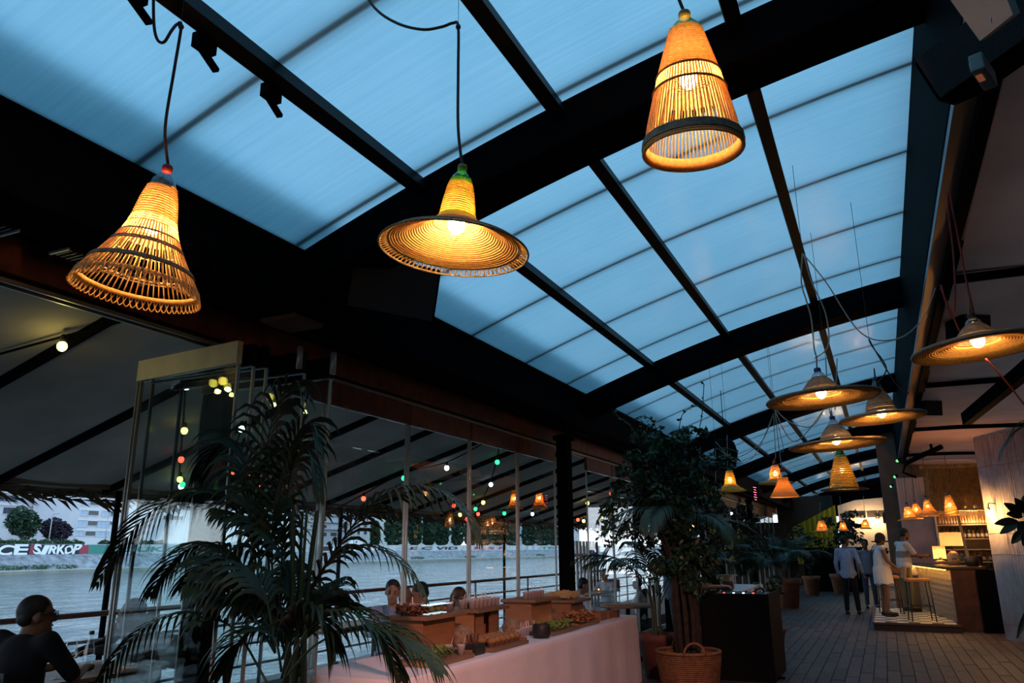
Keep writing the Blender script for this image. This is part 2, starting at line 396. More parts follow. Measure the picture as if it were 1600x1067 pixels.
mb=MB(); mb.add([(AX1+.35,-1.6,awz(AX1+.35)-.02),(AX1+.35,39,awz(AX1+.35)-.02),(AX1+.35,39,awz(AX1+.35)-.07),(AX1+.35,-1.6,awz(AX1+.35)-.07)],[(0,1,2,3)]); 
mb=MB(); ybox(mb,AX1+.12,AX1+.16,AZ1-.0,AZ1+.05,-1.6,39); mb.build('edge_batten',MATS['grey_pole'],aw)
# dry garland along the outer edge
gm=mat('dry_garland',(.085,.06,.03),.9,noise=(20,.5))
mb=MB(); rg=random.Random(3); y=-1.0
while y<34:
    n=rg.randint(2,4)
    for _ in range(n):
        L=rg.uniform(.16,.42); a=rg.uniform(-1.2,1.2); z=AZ1-.04-rg.uniform(0,.09); x=AX1+rg.uniform(-.06,.1)
        dz=rg.uniform(-.5,.22)*L; d=Vector((rg.uniform(-.3,.3)*L,math.cos(a)*L,dz)); w=rg.uniform(.008,.02)
        p=Vector((x,y,z)); m=p+d*.5+Vector((0,0,.03)); q=p+d
        mb.add([p,m+Vector((w,0,w)),q,m-Vector((w,0,w))],[(0,1,2,3)])
    y+=.055 if y<14 else .10
o=mb.build('dry_garland',gm); tag(o,'dry leafy garland hung along the outer awning edge','garland',kind='stuff')

# ---- terrace railing and awning poles
RAIL=mat('rail_wood',(.13,.062,.045),.5); GREY=mat('rail_grey',(.22,.22,.22),.5,metal=.3)
rl=thing('terrace_railing','long terrace railing with brown top rail and thin mid rails above the river','railing')
RX=-7.0
for z,r,m in ((.985,.026,RAIL),(.74,.016,GREY),(.50,.016,GREY),(.26,.016,GREY)):
    mb=MB(); mb.tube([(RX,-2,z),(RX,36,z)],r,8); mb.build('top_rail' if z>.9 else 'mid_rail',m,rl,True)
for k in range(16):
    mb=MB(); mb.tube([(RX,-1.1+2.4*k,0),(RX,-1.1+2.4*k,.97)],.022,8); mb.build('rail_post',GREY,rl,True)
for k,(x,y0) in enumerate([(528,900),(788,900),(170,900)]):
    p=atX(x,y0,AX1+.1)
    mb=MB(); mb.tube([(p.x,p.y,-.3),(p.x,p.y,AZ1)],.03,8); mb.lathe([(.0,-.01),(.07,-.01),(.07,.012),(.0,.012)],12,(p.x,p.y,0))
    tag(mb.build('awning_pole',BLACK,None,True),['slim black pole holding the awning edge left of the buffet','slim black pole holding the awning edge right of the buffet','slim black awning pole beside the parked glass panels'][k],'pole')

# ---- river
WX=-130.0; WZ=-1.75
wm=bpy.data.materials.new('river_water'); wm.use_nodes=True; n=wm.node_tree.nodes; l=wm.node_tree.links; b=n['Principled BSDF']
b.inputs['Base Color'].default_value=(.02,.045,.05,1); b.inputs['Roughness'].default_value=.06; b.inputs['IOR'].default_value=1.4
t=n.new('ShaderNodeTexCoord'); mp=n.new('ShaderNodeMapping'); mp.inputs['Scale'].default_value=(1.0,.6,1); mp.inputs['Rotation'].default_value=(0,0,.12)
q=n.new('ShaderNodeTexNoise'); q.inputs['Scale'].default_value=.42; q.inputs['Detail'].default_value=6; q.inputs['Roughness'].default_value=.55; q.inputs['Distortion'].default_value=.6
q2=n.new('ShaderNodeTexNoise'); q2.inputs['Scale'].default_value=.12; q2.inputs['Detail'].default_value=2
bp=n.new('ShaderNodeBump'); bp.inputs['Strength'].default_value=1; bp.inputs['Distance'].default_value=1.0
mm=n.new('ShaderNodeMath'); mm.operation='MULTIPLY_ADD'; mm.inputs[1].default_value=.8
l.new(t.outputs['Object'],mp.inputs[0]); l.new(mp.outputs[0],q.inputs['Vector']); l.new(mp.outputs[0],q2.inputs['Vector'])
l.new(q2.outputs['Fac'],mm.inputs[0]); l.new(q.outputs['Fac'],mm.inputs[2]); l.new(mm.outputs[0],bp.inputs['Height']); l.new(bp.outputs[0],b.inputs['Normal'])
mb=MB(); mb.add([(WX-1,-260,WZ),(-7.4,-260,WZ),(-7.4,620,WZ),(WX-1,620,WZ)],[(0,1,2,3)])
tag(mb.build('river',wm),'broad rippling river reflecting the evening sky','river',kind='stuff')

# ---- opposite bank: quay ledge, sloping stone embankment, graffiti wall
bank=struct(link('trim_7',None),'stone river embankment on the far bank','embankment')
STONE=mat('bank_stone',(.23,.22,.235),.9,noise=(.9,.45),bump=(1.2,.8)); LEDGE=mat('quay_ledge',(.30,.28,.24),.9,noise=(.25,.25))
def yprism(prof,y0,y1,name,m,par): # profile of (x,z)
    n=len(prof); mb=MB(); mb.add([(x,y0,z) for x,z in prof]+[(x,y1,z) for x,z in prof],[tuple(range(n)),tuple(range(2*n-1,n-1,-1))]+[(i,n+i,n+(i+1)%n,(i+1)%n) for i in range(n)]); return mb.build(name,m,par)
def bz(py,X,x=100): return atX(x,py,X).z
yprism([(WX,WZ-1),(WX,WZ+.55),(WX-5,WZ+.75),(WX-5,WZ-1)],-260,620,'quay_ledge',LEDGE,bank)
yprism([(WX-5,WZ-1),(WX-5,WZ+.7),(WX-9,1.45),(WX-12,1.45),(WX-12,WZ-1)],-260,620,'stone_slope',STONE,bank)
yprism([(WX-9.4,1.3),(WX-9.4,3.3),(WX-9.8,3.3),(WX-9.8,1.3)],-260,620,'parapet_wall',mat('painted_wall',(.50,.50,.52),.8,noise=(.35,.35)),bank)
yprism([(WX-9.8,0),(WX-9.8,2.6),(WX-300,3.0),(WX-300,0)],-300,700,'far_ground',mat('far_ground',(.12,.14,.10),.95,noise=(.2,.3)),bank)
# graffiti lettering painted on the parapet
def graffiti(txt,ya,yb,zc,hh,m,name,xo):
    cu=bpy.data.curves.new(name,'FONT'); cu.body=txt; cu.size=1; cu.extrude=.02; cu.offset=.035; cu.align_x='LEFT'; cu.shear=.12
    ob=bpy.data.objects.new(name,cu); COL.objects.link(ob); dg=bpy.context.evaluated_depsgraph_get()
    me=bpy.data.meshes.new_from_object(ob.evaluated_get(dg)); bpy.data.objects.remove(ob); 
    xs=[v.co.x for v in me.vertices]; ysv=[v.co.y for v in me.vertices]; x0,x1=min(xs),max(xs); y0,y1=min(ysv),max(ysv)
    for v in me.vertices:
        u=(v.co.x-x0)/(x1-x0); w=(v.co.y-y0)/(y1-y0); v.co=(xo+v.co.z,ya+u*(yb-ya),zc+(w-.5)*hh)
    me.materials.append(m); return link(name,me,bank)
WXX=WX-9.4
def wy(px,py=845): return atX(px,py,WXX).y
GW=mat('graffiti_white',(.85,.86,.88),.8); GB=mat('graffiti_black',(.03,.03,.04),.8); GG=mat('graffiti_green',(.06,.24,.19),.8); GR=mat('graffiti_red',(.35,.05,.08),.8)
def patch(a,b,m,z0=1.4,z1=3.2,xo=.012): 
    mb=MB(); mb.box((WXX+xo/2,(wy(a)+wy(b))/2,(z0+z1)/2),(xo,wy(b)-wy(a),z1-z0)); mb.build('graffiti_field',m,bank)
patch(-40,49,GB,1.35,3.28); patch(49,133,GB,1.4,3.25,.010); patch(126,140,GR,1.5,3.1,.016); patch(49,55,GR,1.5,3.1,.016); patch(136,192,GG); patch(505,600,GB,1.7,2.9)
def tagletters(txt,a,b,m,hh,zc,xo,seed):
    q=random.Random(seed); n=len(txt); w=(b-a)/n
    for i,ch_ in enumerate(txt):
        ob=graffiti(ch_,wy(a+w*i-.06*w),wy(a+w*(i+1)+.02*w),zc+q.uniform(-.1,.1),hh*q.uniform(.88,1.12),m,'graffiti_letter',xo)
        me=ob.data; z0=zc; sk=q.uniform(-.25,.35)
        for v in me.vertices: v.co.y+=(v.co.z-z0)*sk+.12*math.sin(v.co.z*5+i)
tagletters('OCE',-24,47,GW,1.75,2.3,WXX+.05,1); tagletters('SIRKOP',54,128,GW,1.65,2.3,WXX+.05,2)
tagletters('NTAKOZGENIN',515,596,GW,1.0,2.3,WXX+.05,3)
for k,(tx,a,b) in enumerate([('OUKS',190,268),('E C VID',640,715),('K S P',740,790),('TRIO',845,885),('ERA',275,345)]):
    graffiti(tx,wy(a),wy(b),2.3,1.0,[GG,GB,GR][k%3],'graffiti_letters',WXX+.04)
# scrub on the bank ledge
def leafcloud(mb,c,rx,ry,rz,n,s,rg,flat=.5):
    for _ in range(n):
        while True:
            p=Vector((rg.uniform(-1,1),rg.uniform(-1,1),rg.uniform(-1,1)))
            if p.length<1: break
        p=p.normalized()*(p.length**.4); q=Vector((c[0]+p.x*rx,c[1]+p.y*ry,c[2]+p.z*rz))
        a=Vector((rg.gauss(0,1),rg.gauss(0,1),rg.gauss(0,flat))).normalized()*s*rg.uniform(.6,1.3); b_=a.cross(Vector((rg.gauss(0,1),rg.gauss(0,1),rg.gauss(0,1)))).normalized()*s*.45
        mb.add([q-a,q+b_,q+a,q-b_],[(0,1,2,3)])
rg=random.Random(11)
SCR=mat('scrub_leaf',(.06,.10,.05),.8,noise=(1,.4))
for k,(px,w) in enumerate([(52,5),(88,8),(652,6),(845,7),(735,7),(10,5)]):
    p=atX(px,884,WX-4.5); mb=MB(); leafcloud(mb,(0,0,.25),1.4,w/2,.45,180,.28,rg); mb.tube([(0,0,-.2),(0,.2,.6)],.08,5)
    o=mb.build('bank_shrub',SCR,None,loc=(WX-4.5,p.y,WZ+.75)); tag(o,['low green shrub under the graffiti at the far left','wide low green shrub on the left quay ledge','small shrub on the quay left of the middle pole','low shrub on the quay below the right tree row','shrub on the quay between the glass posts','small shrub on the ledge at the photo edge'][k],'shrub','shrubs on the far quay')

# ---- buildings
BW=mat('building_white',(.66,.62,.66),.85,noise=(.3,.06)); WINF=mat('window_dark',(.035,.05,.07),.25,spec=.6); SHUT=mat('shutter_blue',(.42,.50,.62),.7); SHR=mat('shutter_red',(.26,.13,.13),.8); FRM=mat('win_frame',(.6,.62,.66),.6)
def building(name,label,y0,y1,x,depth,z0,z1,wins,wallm,ledges=()):
    t=thing(name,label,'building',(x,y0,z0))
    mb=MB(); mb.box((-depth/2,(y1-y0)/2,(z1-z0)/2),(depth,y1-y0,z1-z0)); mb.build('facade',wallm,t)
    for (a,b,c,d,m) in wins:   # y0 y1 z0 z1 (world)
        mb=MB(); A,B,C,D=a-y0,b-y0,c-z0,d-z0; w=.12
        for bx in (((A+B)/2,C-w/2,B-A+2*w,w),((A+B)/2,D+w/2,B-A+2*w,w)): mb.box((.06,bx[0],bx[1]),(.22,bx[2],bx[3]))
        for yy in (A-w/2,B+w/2): mb.box((.06,yy,(C+D)/2),(.22,w,D-C))
        f=mb.build('window',FRM,t)
        mb=MB(); nn=max(1,round((B-A)/1.0)); g=.06
        for i in range(nn): s_=(B-A)/nn; mb.box((.03,A+s_*(i+.5),(C+D)/2),(.05,s_-g,D-C))
        mb.build('pane',m,f)
    for (c,d,pr) in ledges:
        mb=MB(); mb.box((pr/2,(y1-y0)/2,(c+d)/2-z0),(pr,y1-y0,d-c)); mb.build('ledge',wallm,t)
    return t
BX=-177
def byz(px,py,X=BX): p=atX(px,py,X); return p.y,p.z
def winpx(x0,x1,y0,y1,m,X=BX):
    ya,zb=byz(x0,y0,X); yb,za=byz(x1,y1,X); 
    return (ya,yb,(za+byz(x0,y1,X)[1])/2,(zb+byz(x1,y0,X)[1])/2,m)
W1=[winpx(8,26,774,784,WINF),winpx(28,45,775,785,SHUT),winpx(48,59,776,785,WINF),winpx(69,83,778,786,SHUT),winpx(93,101,780,788,WINF),winpx(-30,-5,772,783,SHUT),winpx(-2,6,772,783,WINF),
 winpx(10,30,758,769,SHUT),winpx(33,58,759,770,SHUT),winpx(62,100,762,771,SHUT),winpx(-40,6,757,768,SHUT),winpx(65,95,796,804,SHUT),winpx(5,30,793,803,WINF),winpx(46,58,796,804,SHUT),
 winpx(75,88,747,754,SHUT),winpx(93,103,749,755,WINF),winpx(20,30,744,751,WINF),winpx(5,30,812,822,SHUT),winpx(70,95,814,824,SHUT)]
y0,_=byz(-160,800); y1,_=byz(107,800)
building('apartment_block','long white apartment block at the far left behind the purple bush',y0,y1,BX,14,2.6,24,W1,BW,[(byz(60,773)[1],byz(60,771)[1],.4),(byz(60,792)[1],byz(60,790)[1],.4)])
BX2=-160
W2=[]
for (x0,x1,y0,y1,m) in [(126,140,766,771,SHUT),(143,157,767,772,SHUT),(161,175,767,773,SHR),(178,190,768,774,WINF),(194,206,769,775,SHR),(127,139,780,789,SHUT),(141,155,783,789,WINF),(163,172,784,790,SHUT),(179,188,782,791,WINF),(193,201,784,791,SHUT),
  (125,135,797,805,SHUT),(138,153,798,805,WINF),(160,170,798,806,SHUT),(173,183,799,806,WINF),(121,135,813,822,SHUT),(136,151,814,821,WINF),(153,170,814,823,SHUT),(172,184,815,820,WINF),(116,130,829,836,SHUT),(133,148,830,837,WINF),(151,170,830,838,SHUT),
  (215,235,772,780,SHUT),(240,260,773,781,WINF),(270,300,775,783,SHUT),(215,235,788,796,WINF),(245,262,789,797,SHUT),(280,300,790,797,WINF),(220,240,804,812,SHUT),(255,285,806,812,WINF),(330,350,790,797,SHUT),(330,345,806,813,WINF),(305,322,776,783,WINF)]: W2.append(winpx(x0,x1,y0,y1,m,BX2))
y0,_=byz(124,800,BX2); y1,_=byz(468,800,BX2)
building('apartment_block','white apartment block with red shutters behind the tip of the nearest frond',y0,y1,BX2,16,2.6,21,W2,BW,[(byz(160,776,BX2)[1],byz(160,775,BX2)[1],.5)])
BX3=-170
def facade_grid(xs,ysr,X,m1=WINF,m2=SHUT,seed=1):
    r=random.Random(seed); out=[]
    for a in range(len(ysr)):
        for x0,x1 in xs: out.append(winpx(x0,x1,ysr[a],ysr[a]+6,m1 if r.random()<.65 else m2,X))
    return out
y0,_=byz(470,820,BX3); y1,_=byz(543,820,BX3)
CREAMB=mat('building_cream',(.58,.56,.54),.85,noise=(.3,.08)); GRYB=mat('building_grey',(.40,.38,.40),.85,noise=(.3,.1))
building('apartment_block','grey apartment block with stacked balconies left of the cream block',y0,y1,BX3,14,2.6,24,facade_grid([(484,494),(500,510),(516,526),(530,538)],[797,809,820,832],BX3),GRYB,[(byz(500,805,BX3)[1],byz(500,803,BX3)[1],1.2),(byz(500,816,BX3)[1],byz(500,814,BX3)[1],1.2),(byz(500,827,BX3)[1],byz(500,825,BX3)[1],1.2)])
y0,_=byz(545,820,BX3); y1,_=byz(586,820,BX3)
building('apartment_block','narrow cream apartment block with square windows behind the buffet',y0,y1,BX3,14,2.6,25,facade_grid([(547,551),(558,562),(568,573),(578,584)],[795,807,818,829],BX3,seed=4),CREAMB)
y0,_=byz(590,820,-190); y1,_=byz(720,820,-190)
building('apartment_block','pale low block half hidden behind the row of trees',y0,y1,-190,14,2.6,17,facade_grid([(600,612),(625,640),(655,668),(690,705)],[806,818,830],-190,seed=5),CREAMB)
y0,_=byz(770,820,-190); y1,_=byz(905,820,-190)
building('apartment_block','distant grey block at the right end of the tree row',y0,y1,-190,14,2.6,17,facade_grid([(780,795),(810,822),(840,852),(870,885)],[812,822,832],-190,seed=6),GRYB)
# ---- trees on the far bank
TREE=mat('tree_leaf',(.018,.048,.022),.85,noise=(.5,.5)); TREEP=mat('tree_leaf_purple',(.03,.018,.035),.85,noise=(.5,.4)); TRK=mat('tree_trunk',(.07,.055,.045),.9)
def tree(label,px,pyt,w_px,X,m,shape='round',group='trees on the far bank'):
    d=ray(px,840); s=(X/d.x)/FPX*1.0
    base=atX(px,842,X); top=atX(px,pyt,X); g=2.7; hgt=top.z-g; w=w_px*s/ (1.0)
    t=thing('bank_tree',label,'tree',(X,base.y,g),group=group)
    mb=MB(); mb.tube([(0,0,-.2),(0,.1,hgt*.3),(.2,0,hgt*.75)],[.25,.2,.08],7); mb.build('trunk',TRK,t,True)
    mb=MB(); r=random.Random(int(px*7))
    if shape=='poplar': 
        for i in range(5): leafcloud(mb,(0,0,hgt*(.20+.165*i)),w*.42*(1-.12*abs(i-1.4)),w*.42*(1-.14*abs(i-1.4)),hgt*.16,420,.72,r)
    else:
        for i in range(6):
            a=i*1.05; leafcloud(mb,(math.cos(a)*w*.18,math.sin(a)*w*.24,hgt*(.40+.09*(i%3)+.03*i)),w*.3,w*.3,hgt*.22,300,.42,r)
    mb.build('crown',m,t)
tree('green tree at the far left before the white block',33,787,48,-148,TREE)
tree('dark purple tree beside the green one at far left',86,806,44,-147,TREEP)
for k,(px,py,w) in enumerate([(616,796,34),(648,797,24),(670,798,22),(690,799,26),(715,802,22),(735,803,22),(757,805,26),(778,806,22),(800,808,26),(826,812,24),(848,814,28),(866,815,24),(586,822,14)]):
    tree(['tall clipped poplar, leftmost of the row over the buffet','second clipped poplar of the far tree row','third clipped poplar of the far tree row','fourth clipped poplar behind the drooping frond','fifth clipped poplar of the far tree row','poplar just left of the post over the third riser','poplar just right of the post over the third riser','eighth clipped poplar from the left in the row','ninth clipped poplar from the left in the row','poplar before the slim black awning pole','broad poplar left of the thick black post','last poplar against the thick black post','small young tree left of the poplar row'][k],px,py-7,w*1.25,-150,TREE,'poplar')
hm=mat('hedge_leaf',(.035,.07,.03),.85,noise=(.6,.4))
for k,(a,b) in enumerate([(-30,56),(64,130),(158,260)]):
    mb=MB(); r=random.Random(k); ya=atX(a,840,-141).y; yb=atX(b,840,-141).y
    n=int((yb-ya)*1.2)+3
    for i in range(n): leafcloud(mb,(0,ya+(yb-ya)*(i+.5)/n,3.3),.9,(yb-ya)/n*.8,.75+.25*math.sin(i*2),110,.3,r)
    mb.tube([(0,ya,2.7),(0,yb,2.7)],.3,5)
    o=mb.build('hedge',hm,None); o.location=(-141,0,0); tag(o,['clipped green hedge under the green tree','clipped hedge in front of the purple tree','rounded hedge right of the purple tree'][k],'hedge','hedges above the graffiti wall')
for k,(px,py) in enumerate([(77,805),(165,806),(445,800),(553,800)]):
    p=atX(px,840,-142); top=atX(px,py,-142)
    mb=MB(); mb.tube([(0,0,0),(0,0,top.z-2.6)],[.11,.07],8); mb.tube([(0,0,top.z-2.6),(.5,0,top.z-2.3),(1.3,0,top.z-2.3)],.05,6); mb.box((1.5,0,top.z-2.33),(.6,.25,.1))
    tag(mb.build('street_lamp',mat('lamp_grey',(.35,.36,.36),.6),None,True,loc=(-142,p.y,2.6)),['grey street lamp before the purple tree','grey street lamp before the red-shuttered block','grey street lamp seen through the parked panes','grey street lamp by the cream block'][k],'street lamp','street lamps on the far bank')
# white van on the quay road
p=atX(556,838,-146); t=thing('van','small white van parked before the cream block','van',(-146,p.y,2.6))
mb=MB(); mb.prism([(-2.6,.35),(2.4,.35),(2.4,2.2),(-1.2,2.2),(-1.9,1.3),(-2.6,1.15)],1.9,Matrix.Translation((-.95,0,0))@Matrix(((0,0,1,0),(1,0,0,0),(0,1,0,0),(0,0,0,1)))); mb.build('body',mat('van_white',(.7,.7,.72),.4),t)
for yy in (-1.6,1.5):
    mb=MB(); mb.lathe([(.0,-.1),(.36,-.1),(.36,.1),(.0,.1)],16); o=mb.build('wheel',mat('tyre',(.02,.02,.02),.8),t,loc=(1.0,yy,.36),rot=(0,PI/2,0))
mb=MB(); mb.box((.96,-.9,1.65),(.03,.9,.55)); mb.build('side_window',WINF,t)
# ================================================================ LAMPS
STRAW=mat('woven_straw',(.88,.56,.22),.8,noise=(60,.2),trans=.5)
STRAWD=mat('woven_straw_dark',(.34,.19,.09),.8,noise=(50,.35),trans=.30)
STRAWG=mat('woven_straw_grey',(.36,.28,.20),.85,noise=(40,.3),trans=.25)
CORD=mat('cord_brown',(.06,.035,.025),.7); CORDR=mat('cord_red',(.22,.035,.03),.7); CORDW=mat('cord_pale',(.42,.36,.30),.7)
BULB=mat('bulb_lit',(1,.8,.5),.5,emit=((1,.62,.22),22)); CLEARP=glassmat('clear_bottle',(.80,.84,.88)); GREENP=glassmat('green_bottle',(.10,.62,.16))
BULBN=mat('bulb_lit_near',(1,.8,.5),.5,emit=((1,.66,.26),150))
def rprof(prof,t):
    """radius / z at arclength parameter t of a polyline profile"""
    L=[math.hypot(prof[i+1][0]-prof[i][0],prof[i+1][1]-prof[i][1]) for i in range(len(prof)-1)]; T=sum(L); s=t*T
    for i,l_ in enumerate(L):
        if s<=l_ or i==len(L)-1: u=min(1,s/l_) if l_>0 else 0; return (prof[i][0]+(prof[i+1][0]-prof[i][0])*u,prof[i][1]+(prof[i+1][1]-prof[i][1])*u)
        s-=l_
def plen(prof): return sum(math.hypot(prof[i+1][0]-prof[i][0],prof[i+1][1]-prof[i][1]) for i in range(len(prof)-1))
def coil(mb,prof,turns,tr,seg=40,n=5,wob=.0):
    N=int(turns*seg); pts=[]
    for k in range(N+1):
        r,z=rprof(prof,k/N); a=2*PI*k/seg; w=1+wob*math.sin(a*17)
        pts.append((r*w*math.cos(a),r*w*math.sin(a),z))
    return mb.tube(pts,tr,n)
def ring(mb,r,z,tr,seg=48,n=6,sq=1): return mb.tube([(r*math.cos(2*PI*k/seg),r*math.sin(2*PI*k/seg),z) for k in range(seg)],tr,n,closed=True)
def ribs(mb,prof,count,tr,n=4,steps=6,twist=0):
    for k in range(count):
        a=2*PI*k/count; pts=[]
        for i in range(steps+1): r,z=rprof(prof,i/steps); w=a+twist*i/steps; pts.append((r*math.cos(w),r*math.sin(w),z))
        mb.tube(pts,tr,n)
def band(mb,r0,z0,r1,z1,th=.004,n=48): return mb.lathe([(r0,z0),(r1,z1),(r1-th,z1),(r0-th,z0)],n,close=True)
def loops(mb,r0,z0,r1,z1,count,tr,ov=1.5):
    """row of overlapping cane loops hanging from a rim"""
    for k in range(count):
        a0=2*PI*k/count; wdt=2*PI/count*ov; pts=[]
        for i in range(9):
            t=i/8; s=math.sin(PI*t); a=a0+wdt*(t-.5); r=r0+(r1-r0)*s; z=z0+(z1-z0)*s; pts.append((r*math.cos(a),r*math.sin(a),z))
        mb.tube(pts,tr,4,cap=False)
def world_pts(t,pts):
    M=(Matrix.Translation(t.location)@t.rotation_euler.to_matrix().to_4x4()).inverted(); return [M@Vector(p) for p in pts]
def bottle(t,zt,rn,rb,zb,gm,capm):
    """cut plastic bottle neck with screw cap"""
    mb=MB(); h=zt-zb; mb.lathe([(rb,zb),(rb*.98,zb+h*.25),(rb*.8,zb+h*.55),(rn*1.15,zb+h*.85),(rn,zb+h),(rn*.9,zb+h),(rn*1.0,zb+h*.84),(rb*.76,zb+h*.54),(rb*.95,zb+h*.25),(rb*.97,zb)],24); mb.build('bottle_neck',gm,t,True)
    mb=MB(); mb.lathe([(0,zt-.012),(rn*1.25,zt-.012),(rn*1.3,zt+.012),(rn*1.1,zt+.02),(0,zt+.02)],18); mb.build('bottle_cap',capm,t,True)
REDCAP=mat('cap_red',(.35,.02,.02),.5); OLCAP=mat('cap_olive',(.28,.16,.03),.5); BLUECAP=mat('cap_blue',(.03,.04,.16),.5); BLKCAP=mat('cap_black',(.02,.02,.02),.5)
# --- lamp A: flared open cane bell (left)
t=thing('pendant_lamp','flared cane bell lamp with red bottle cap, leftmost of the pendants','lamp',atY(213,456,2.06),(R_(-3),R_(6),0),group='large woven pendant lamps near the camera')
bottle(t,.56,.017,.058,.44,CLEARP,REDCAP)
mb=MB(); coil(mb,[(.056,.475),(.072,.41),(.088,.315),(.097,.285)],17,.0043,44,5,.03); mb.build('woven_neck',STRAW,t,True)
LIN=mat('woven_lining',(.90,.58,.24),.8,noise=(90,.3),trans=.8)
mb=MB(); mb.lathe([(.0925,.318),(.102,.285),(.112,.258),(.122,.235)],40); mb.build('woven_lining',LIN,t,True)
P=[(.097,.285),(.125,.22),(.168,.145),(.212,.075),(.240,.030)]
mb=MB(); ribs(mb,P,60,.0034,5,7); mb.build('cane_ribs',STRAW,t,True)
mb=MB(); ring(mb,.140,.198,.0045); ring(mb,.146,.188,.0035); ring(mb,.198,.106,.006); ring(mb,.205,.096,.005); ring(mb,.118,.24,.004); mb.build('hoops',STRAWG,t,True)
mb=MB(); band(mb,.229,.044,.237,.026,.006); mb.build('inner_band',STRAW,t,True)
mb=MB(); loops(mb,.236,.04,.252,-.012,60,.0032,1.9); mb.build('cane_loops',STRAW,t,True)
mb=MB(); mb.ell((0,0,.30),(.034,.034,.042),14,10); mb.build('bulb',BULBN,t,True); mb=MB(); mb.lathe([(0,.335),(.018,.335),(.018,.40),(0,.40)],12); mb.build('bulb_socket',BLKCAP,t)
pointlight(t,(0,0,.225),5,r=.03); pointlight(t,(0,0,.425),2.2,r=.012)
q=t.location
top=t.location+t.rotation_euler.to_matrix()@Vector((0,0,.58)); k1=atY(283,42,1.93); 
mb=MB(); mb.tube(world_pts(t,bez([top,atY(258,200,2.02),atY(272,110,1.97),k1,atY(277,38,1.92),atY(268,48,1.9),atY(256,66,1.9),atY(245,60,1.88),atY(240,30,1.86),atY(240,-40,1.85)],6)),.0065,7); mb.build('cord',CORD,t,True)
mb=MB(); mb.tube(world_pts(t,[k1,atY(290,-25,1.9)]),.0012,4); mb.ell(world_pts(t,[k1])[0],(.012,.012,.014),8,6); mb.build('hanging_wire',CORD,t)
# --- lamp B: wide coiled hat (centre)
t=thing('pendant_lamp','wide coiled straw hat lamp with green bottle neck, centre of the photo','lamp',atY(709,391,2.29),(R_(-2),R_(4.5),0),group='large woven pendant lamps near the camera')
bottle(t,.325,.014,.040,.262,GREENP,OLCAP)
mb=MB(); coil(mb,[(.036,.285),(.047,.25),(.058,.19),(.066,.13)],17,.0036,44,5,.03); mb.build('woven_crown',mat('woven_straw_yellow',(.85,.62,.12),.8,noise=(60,.25),trans=.5),t,True)
mb=MB(); mb.lathe([(.062,.128),(.085,.102)],40); mb.build('woven_lining',LIN,t,True)
mb=MB(); coil(mb,[(.066,.13),(.088,.102)],5,.0036,44,5); mb.build('crown_base',mat('woven_straw_lime',(.55,.55,.10),.8,trans=.5),t,True)
mb=MB(); coil(mb,[(.090,.100),(.15,.062),(.20,.034),(.243,.018)],18,.0036,72,5,.004); mb.build('coiled_brim',STRAW,t,True)
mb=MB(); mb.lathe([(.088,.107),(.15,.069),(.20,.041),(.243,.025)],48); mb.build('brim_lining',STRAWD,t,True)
mb=MB(); loops(mb,.243,.02,.276,-.002,84,.0026,1.9); mb.build('cane_loops',STRAW,t,True)
mb=MB(); ring(mb,.2735,0.0,.004,72); ring(mb,.246,.02,.004,72); mb.build('rim_hoop',STRAWG,t,True)
mb=MB(); mb.ell((0,0,.105),(.032,.032,.04),14,10); mb.build('bulb',BULBN,t,True); mb=MB(); mb.lathe([(0,.14),(.018,.14),(.018,.21),(0,.21)],12); mb.build('bulb_socket',BLKCAP,t)
pointlight(t,(0,0,.045),5,r=.03); pointlight(t,(0,0,.222),1.6,r=.01)
k1=atY(716,42,2.31)
mb=MB(); mb.tube(world_pts(t,bez([t.location+t.rotation_euler.to_matrix()@Vector((0,0,.34)),atY(716,200,2.30),atY(716,110,2.31),k1,atY(708,36,2.31),atY(690,42,2.3),atY(660,46,2.3),atY(620,36,2.3),atY(585,12,2.3),atY(560,-30,2.32)],6)),.006,7); mb.build('cord',CORD,t,True)
mb=MB(); mb.tube(world_pts(t,[k1,atY(717,-30,2.33)]),.0012,4); mb.ell(world_pts(t,[k1])[0],(.011,.011,.013),8,6); mb.build('hanging_wire',CORD,t)
# --- lamp C: tall tapered cane cone (top right of centre)
t=thing('pendant_lamp','tall tapered cane cone lamp with rim coloured as unlit, highest near the photo top','lamp',atY(1083,237,3.19),(R_(4),R_(1.5),0),group='large woven pendant lamps near the camera')
bottle(t,.685,.022,.075,.565,glassmat('pale_green_bottle',(.70,.85,.62)),OLCAP)
mb=MB(); coil(mb,[(.072,.61),(.092,.54),(.122,.43),(.138,.37)],21,.0046,48,5,.04); mb.build('woven_top',STRAW,t,True)
mb=MB(); mb.lathe([(.1435,.372),(.1645,.292)],48); mb.build('woven_lining',LIN,t,True)
P=[(.138,.37),(.17,.25),(.198,.13),(.213,.05),(.216,.01)]
mb=MB(); ribs(mb,P,72,.0042,5,6); mb.build('cane_ribs',STRAW,t,True)
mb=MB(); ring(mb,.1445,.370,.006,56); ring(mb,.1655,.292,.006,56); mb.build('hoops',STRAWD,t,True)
mb=MB(); coil(mb,[(.219,.062),(.2255,.022)],6,.005,64,5,.006); mb.build('unlit_rim',STRAWG,t,True)  # unlit outer side of the hoop, put into a darker straw colour
mb=MB(); band(mb,.211,.058,.2185,0,.005,64); mb.build('inner_band',STRAW,t,True)
mb=MB(); ring(mb,.2225,.002,.0065,72); ring(mb,.2235,.013,.005,72); mb.build('rim_hoop',STRAW,t,True)
mb=MB(); mb.ell((0,0,.36),(.04,.04,.05),14,10); mb.build('bulb',BULBN,t,True); mb=MB(); mb.lathe([(0,.40),(.02,.40),(.02,.48),(0,.48)],12); mb.build('bulb_socket',BLKCAP,t)
pointlight(t,(0,0,.275),8,r=.035); pointlight(t,(0,0,.50),4,r=.012)
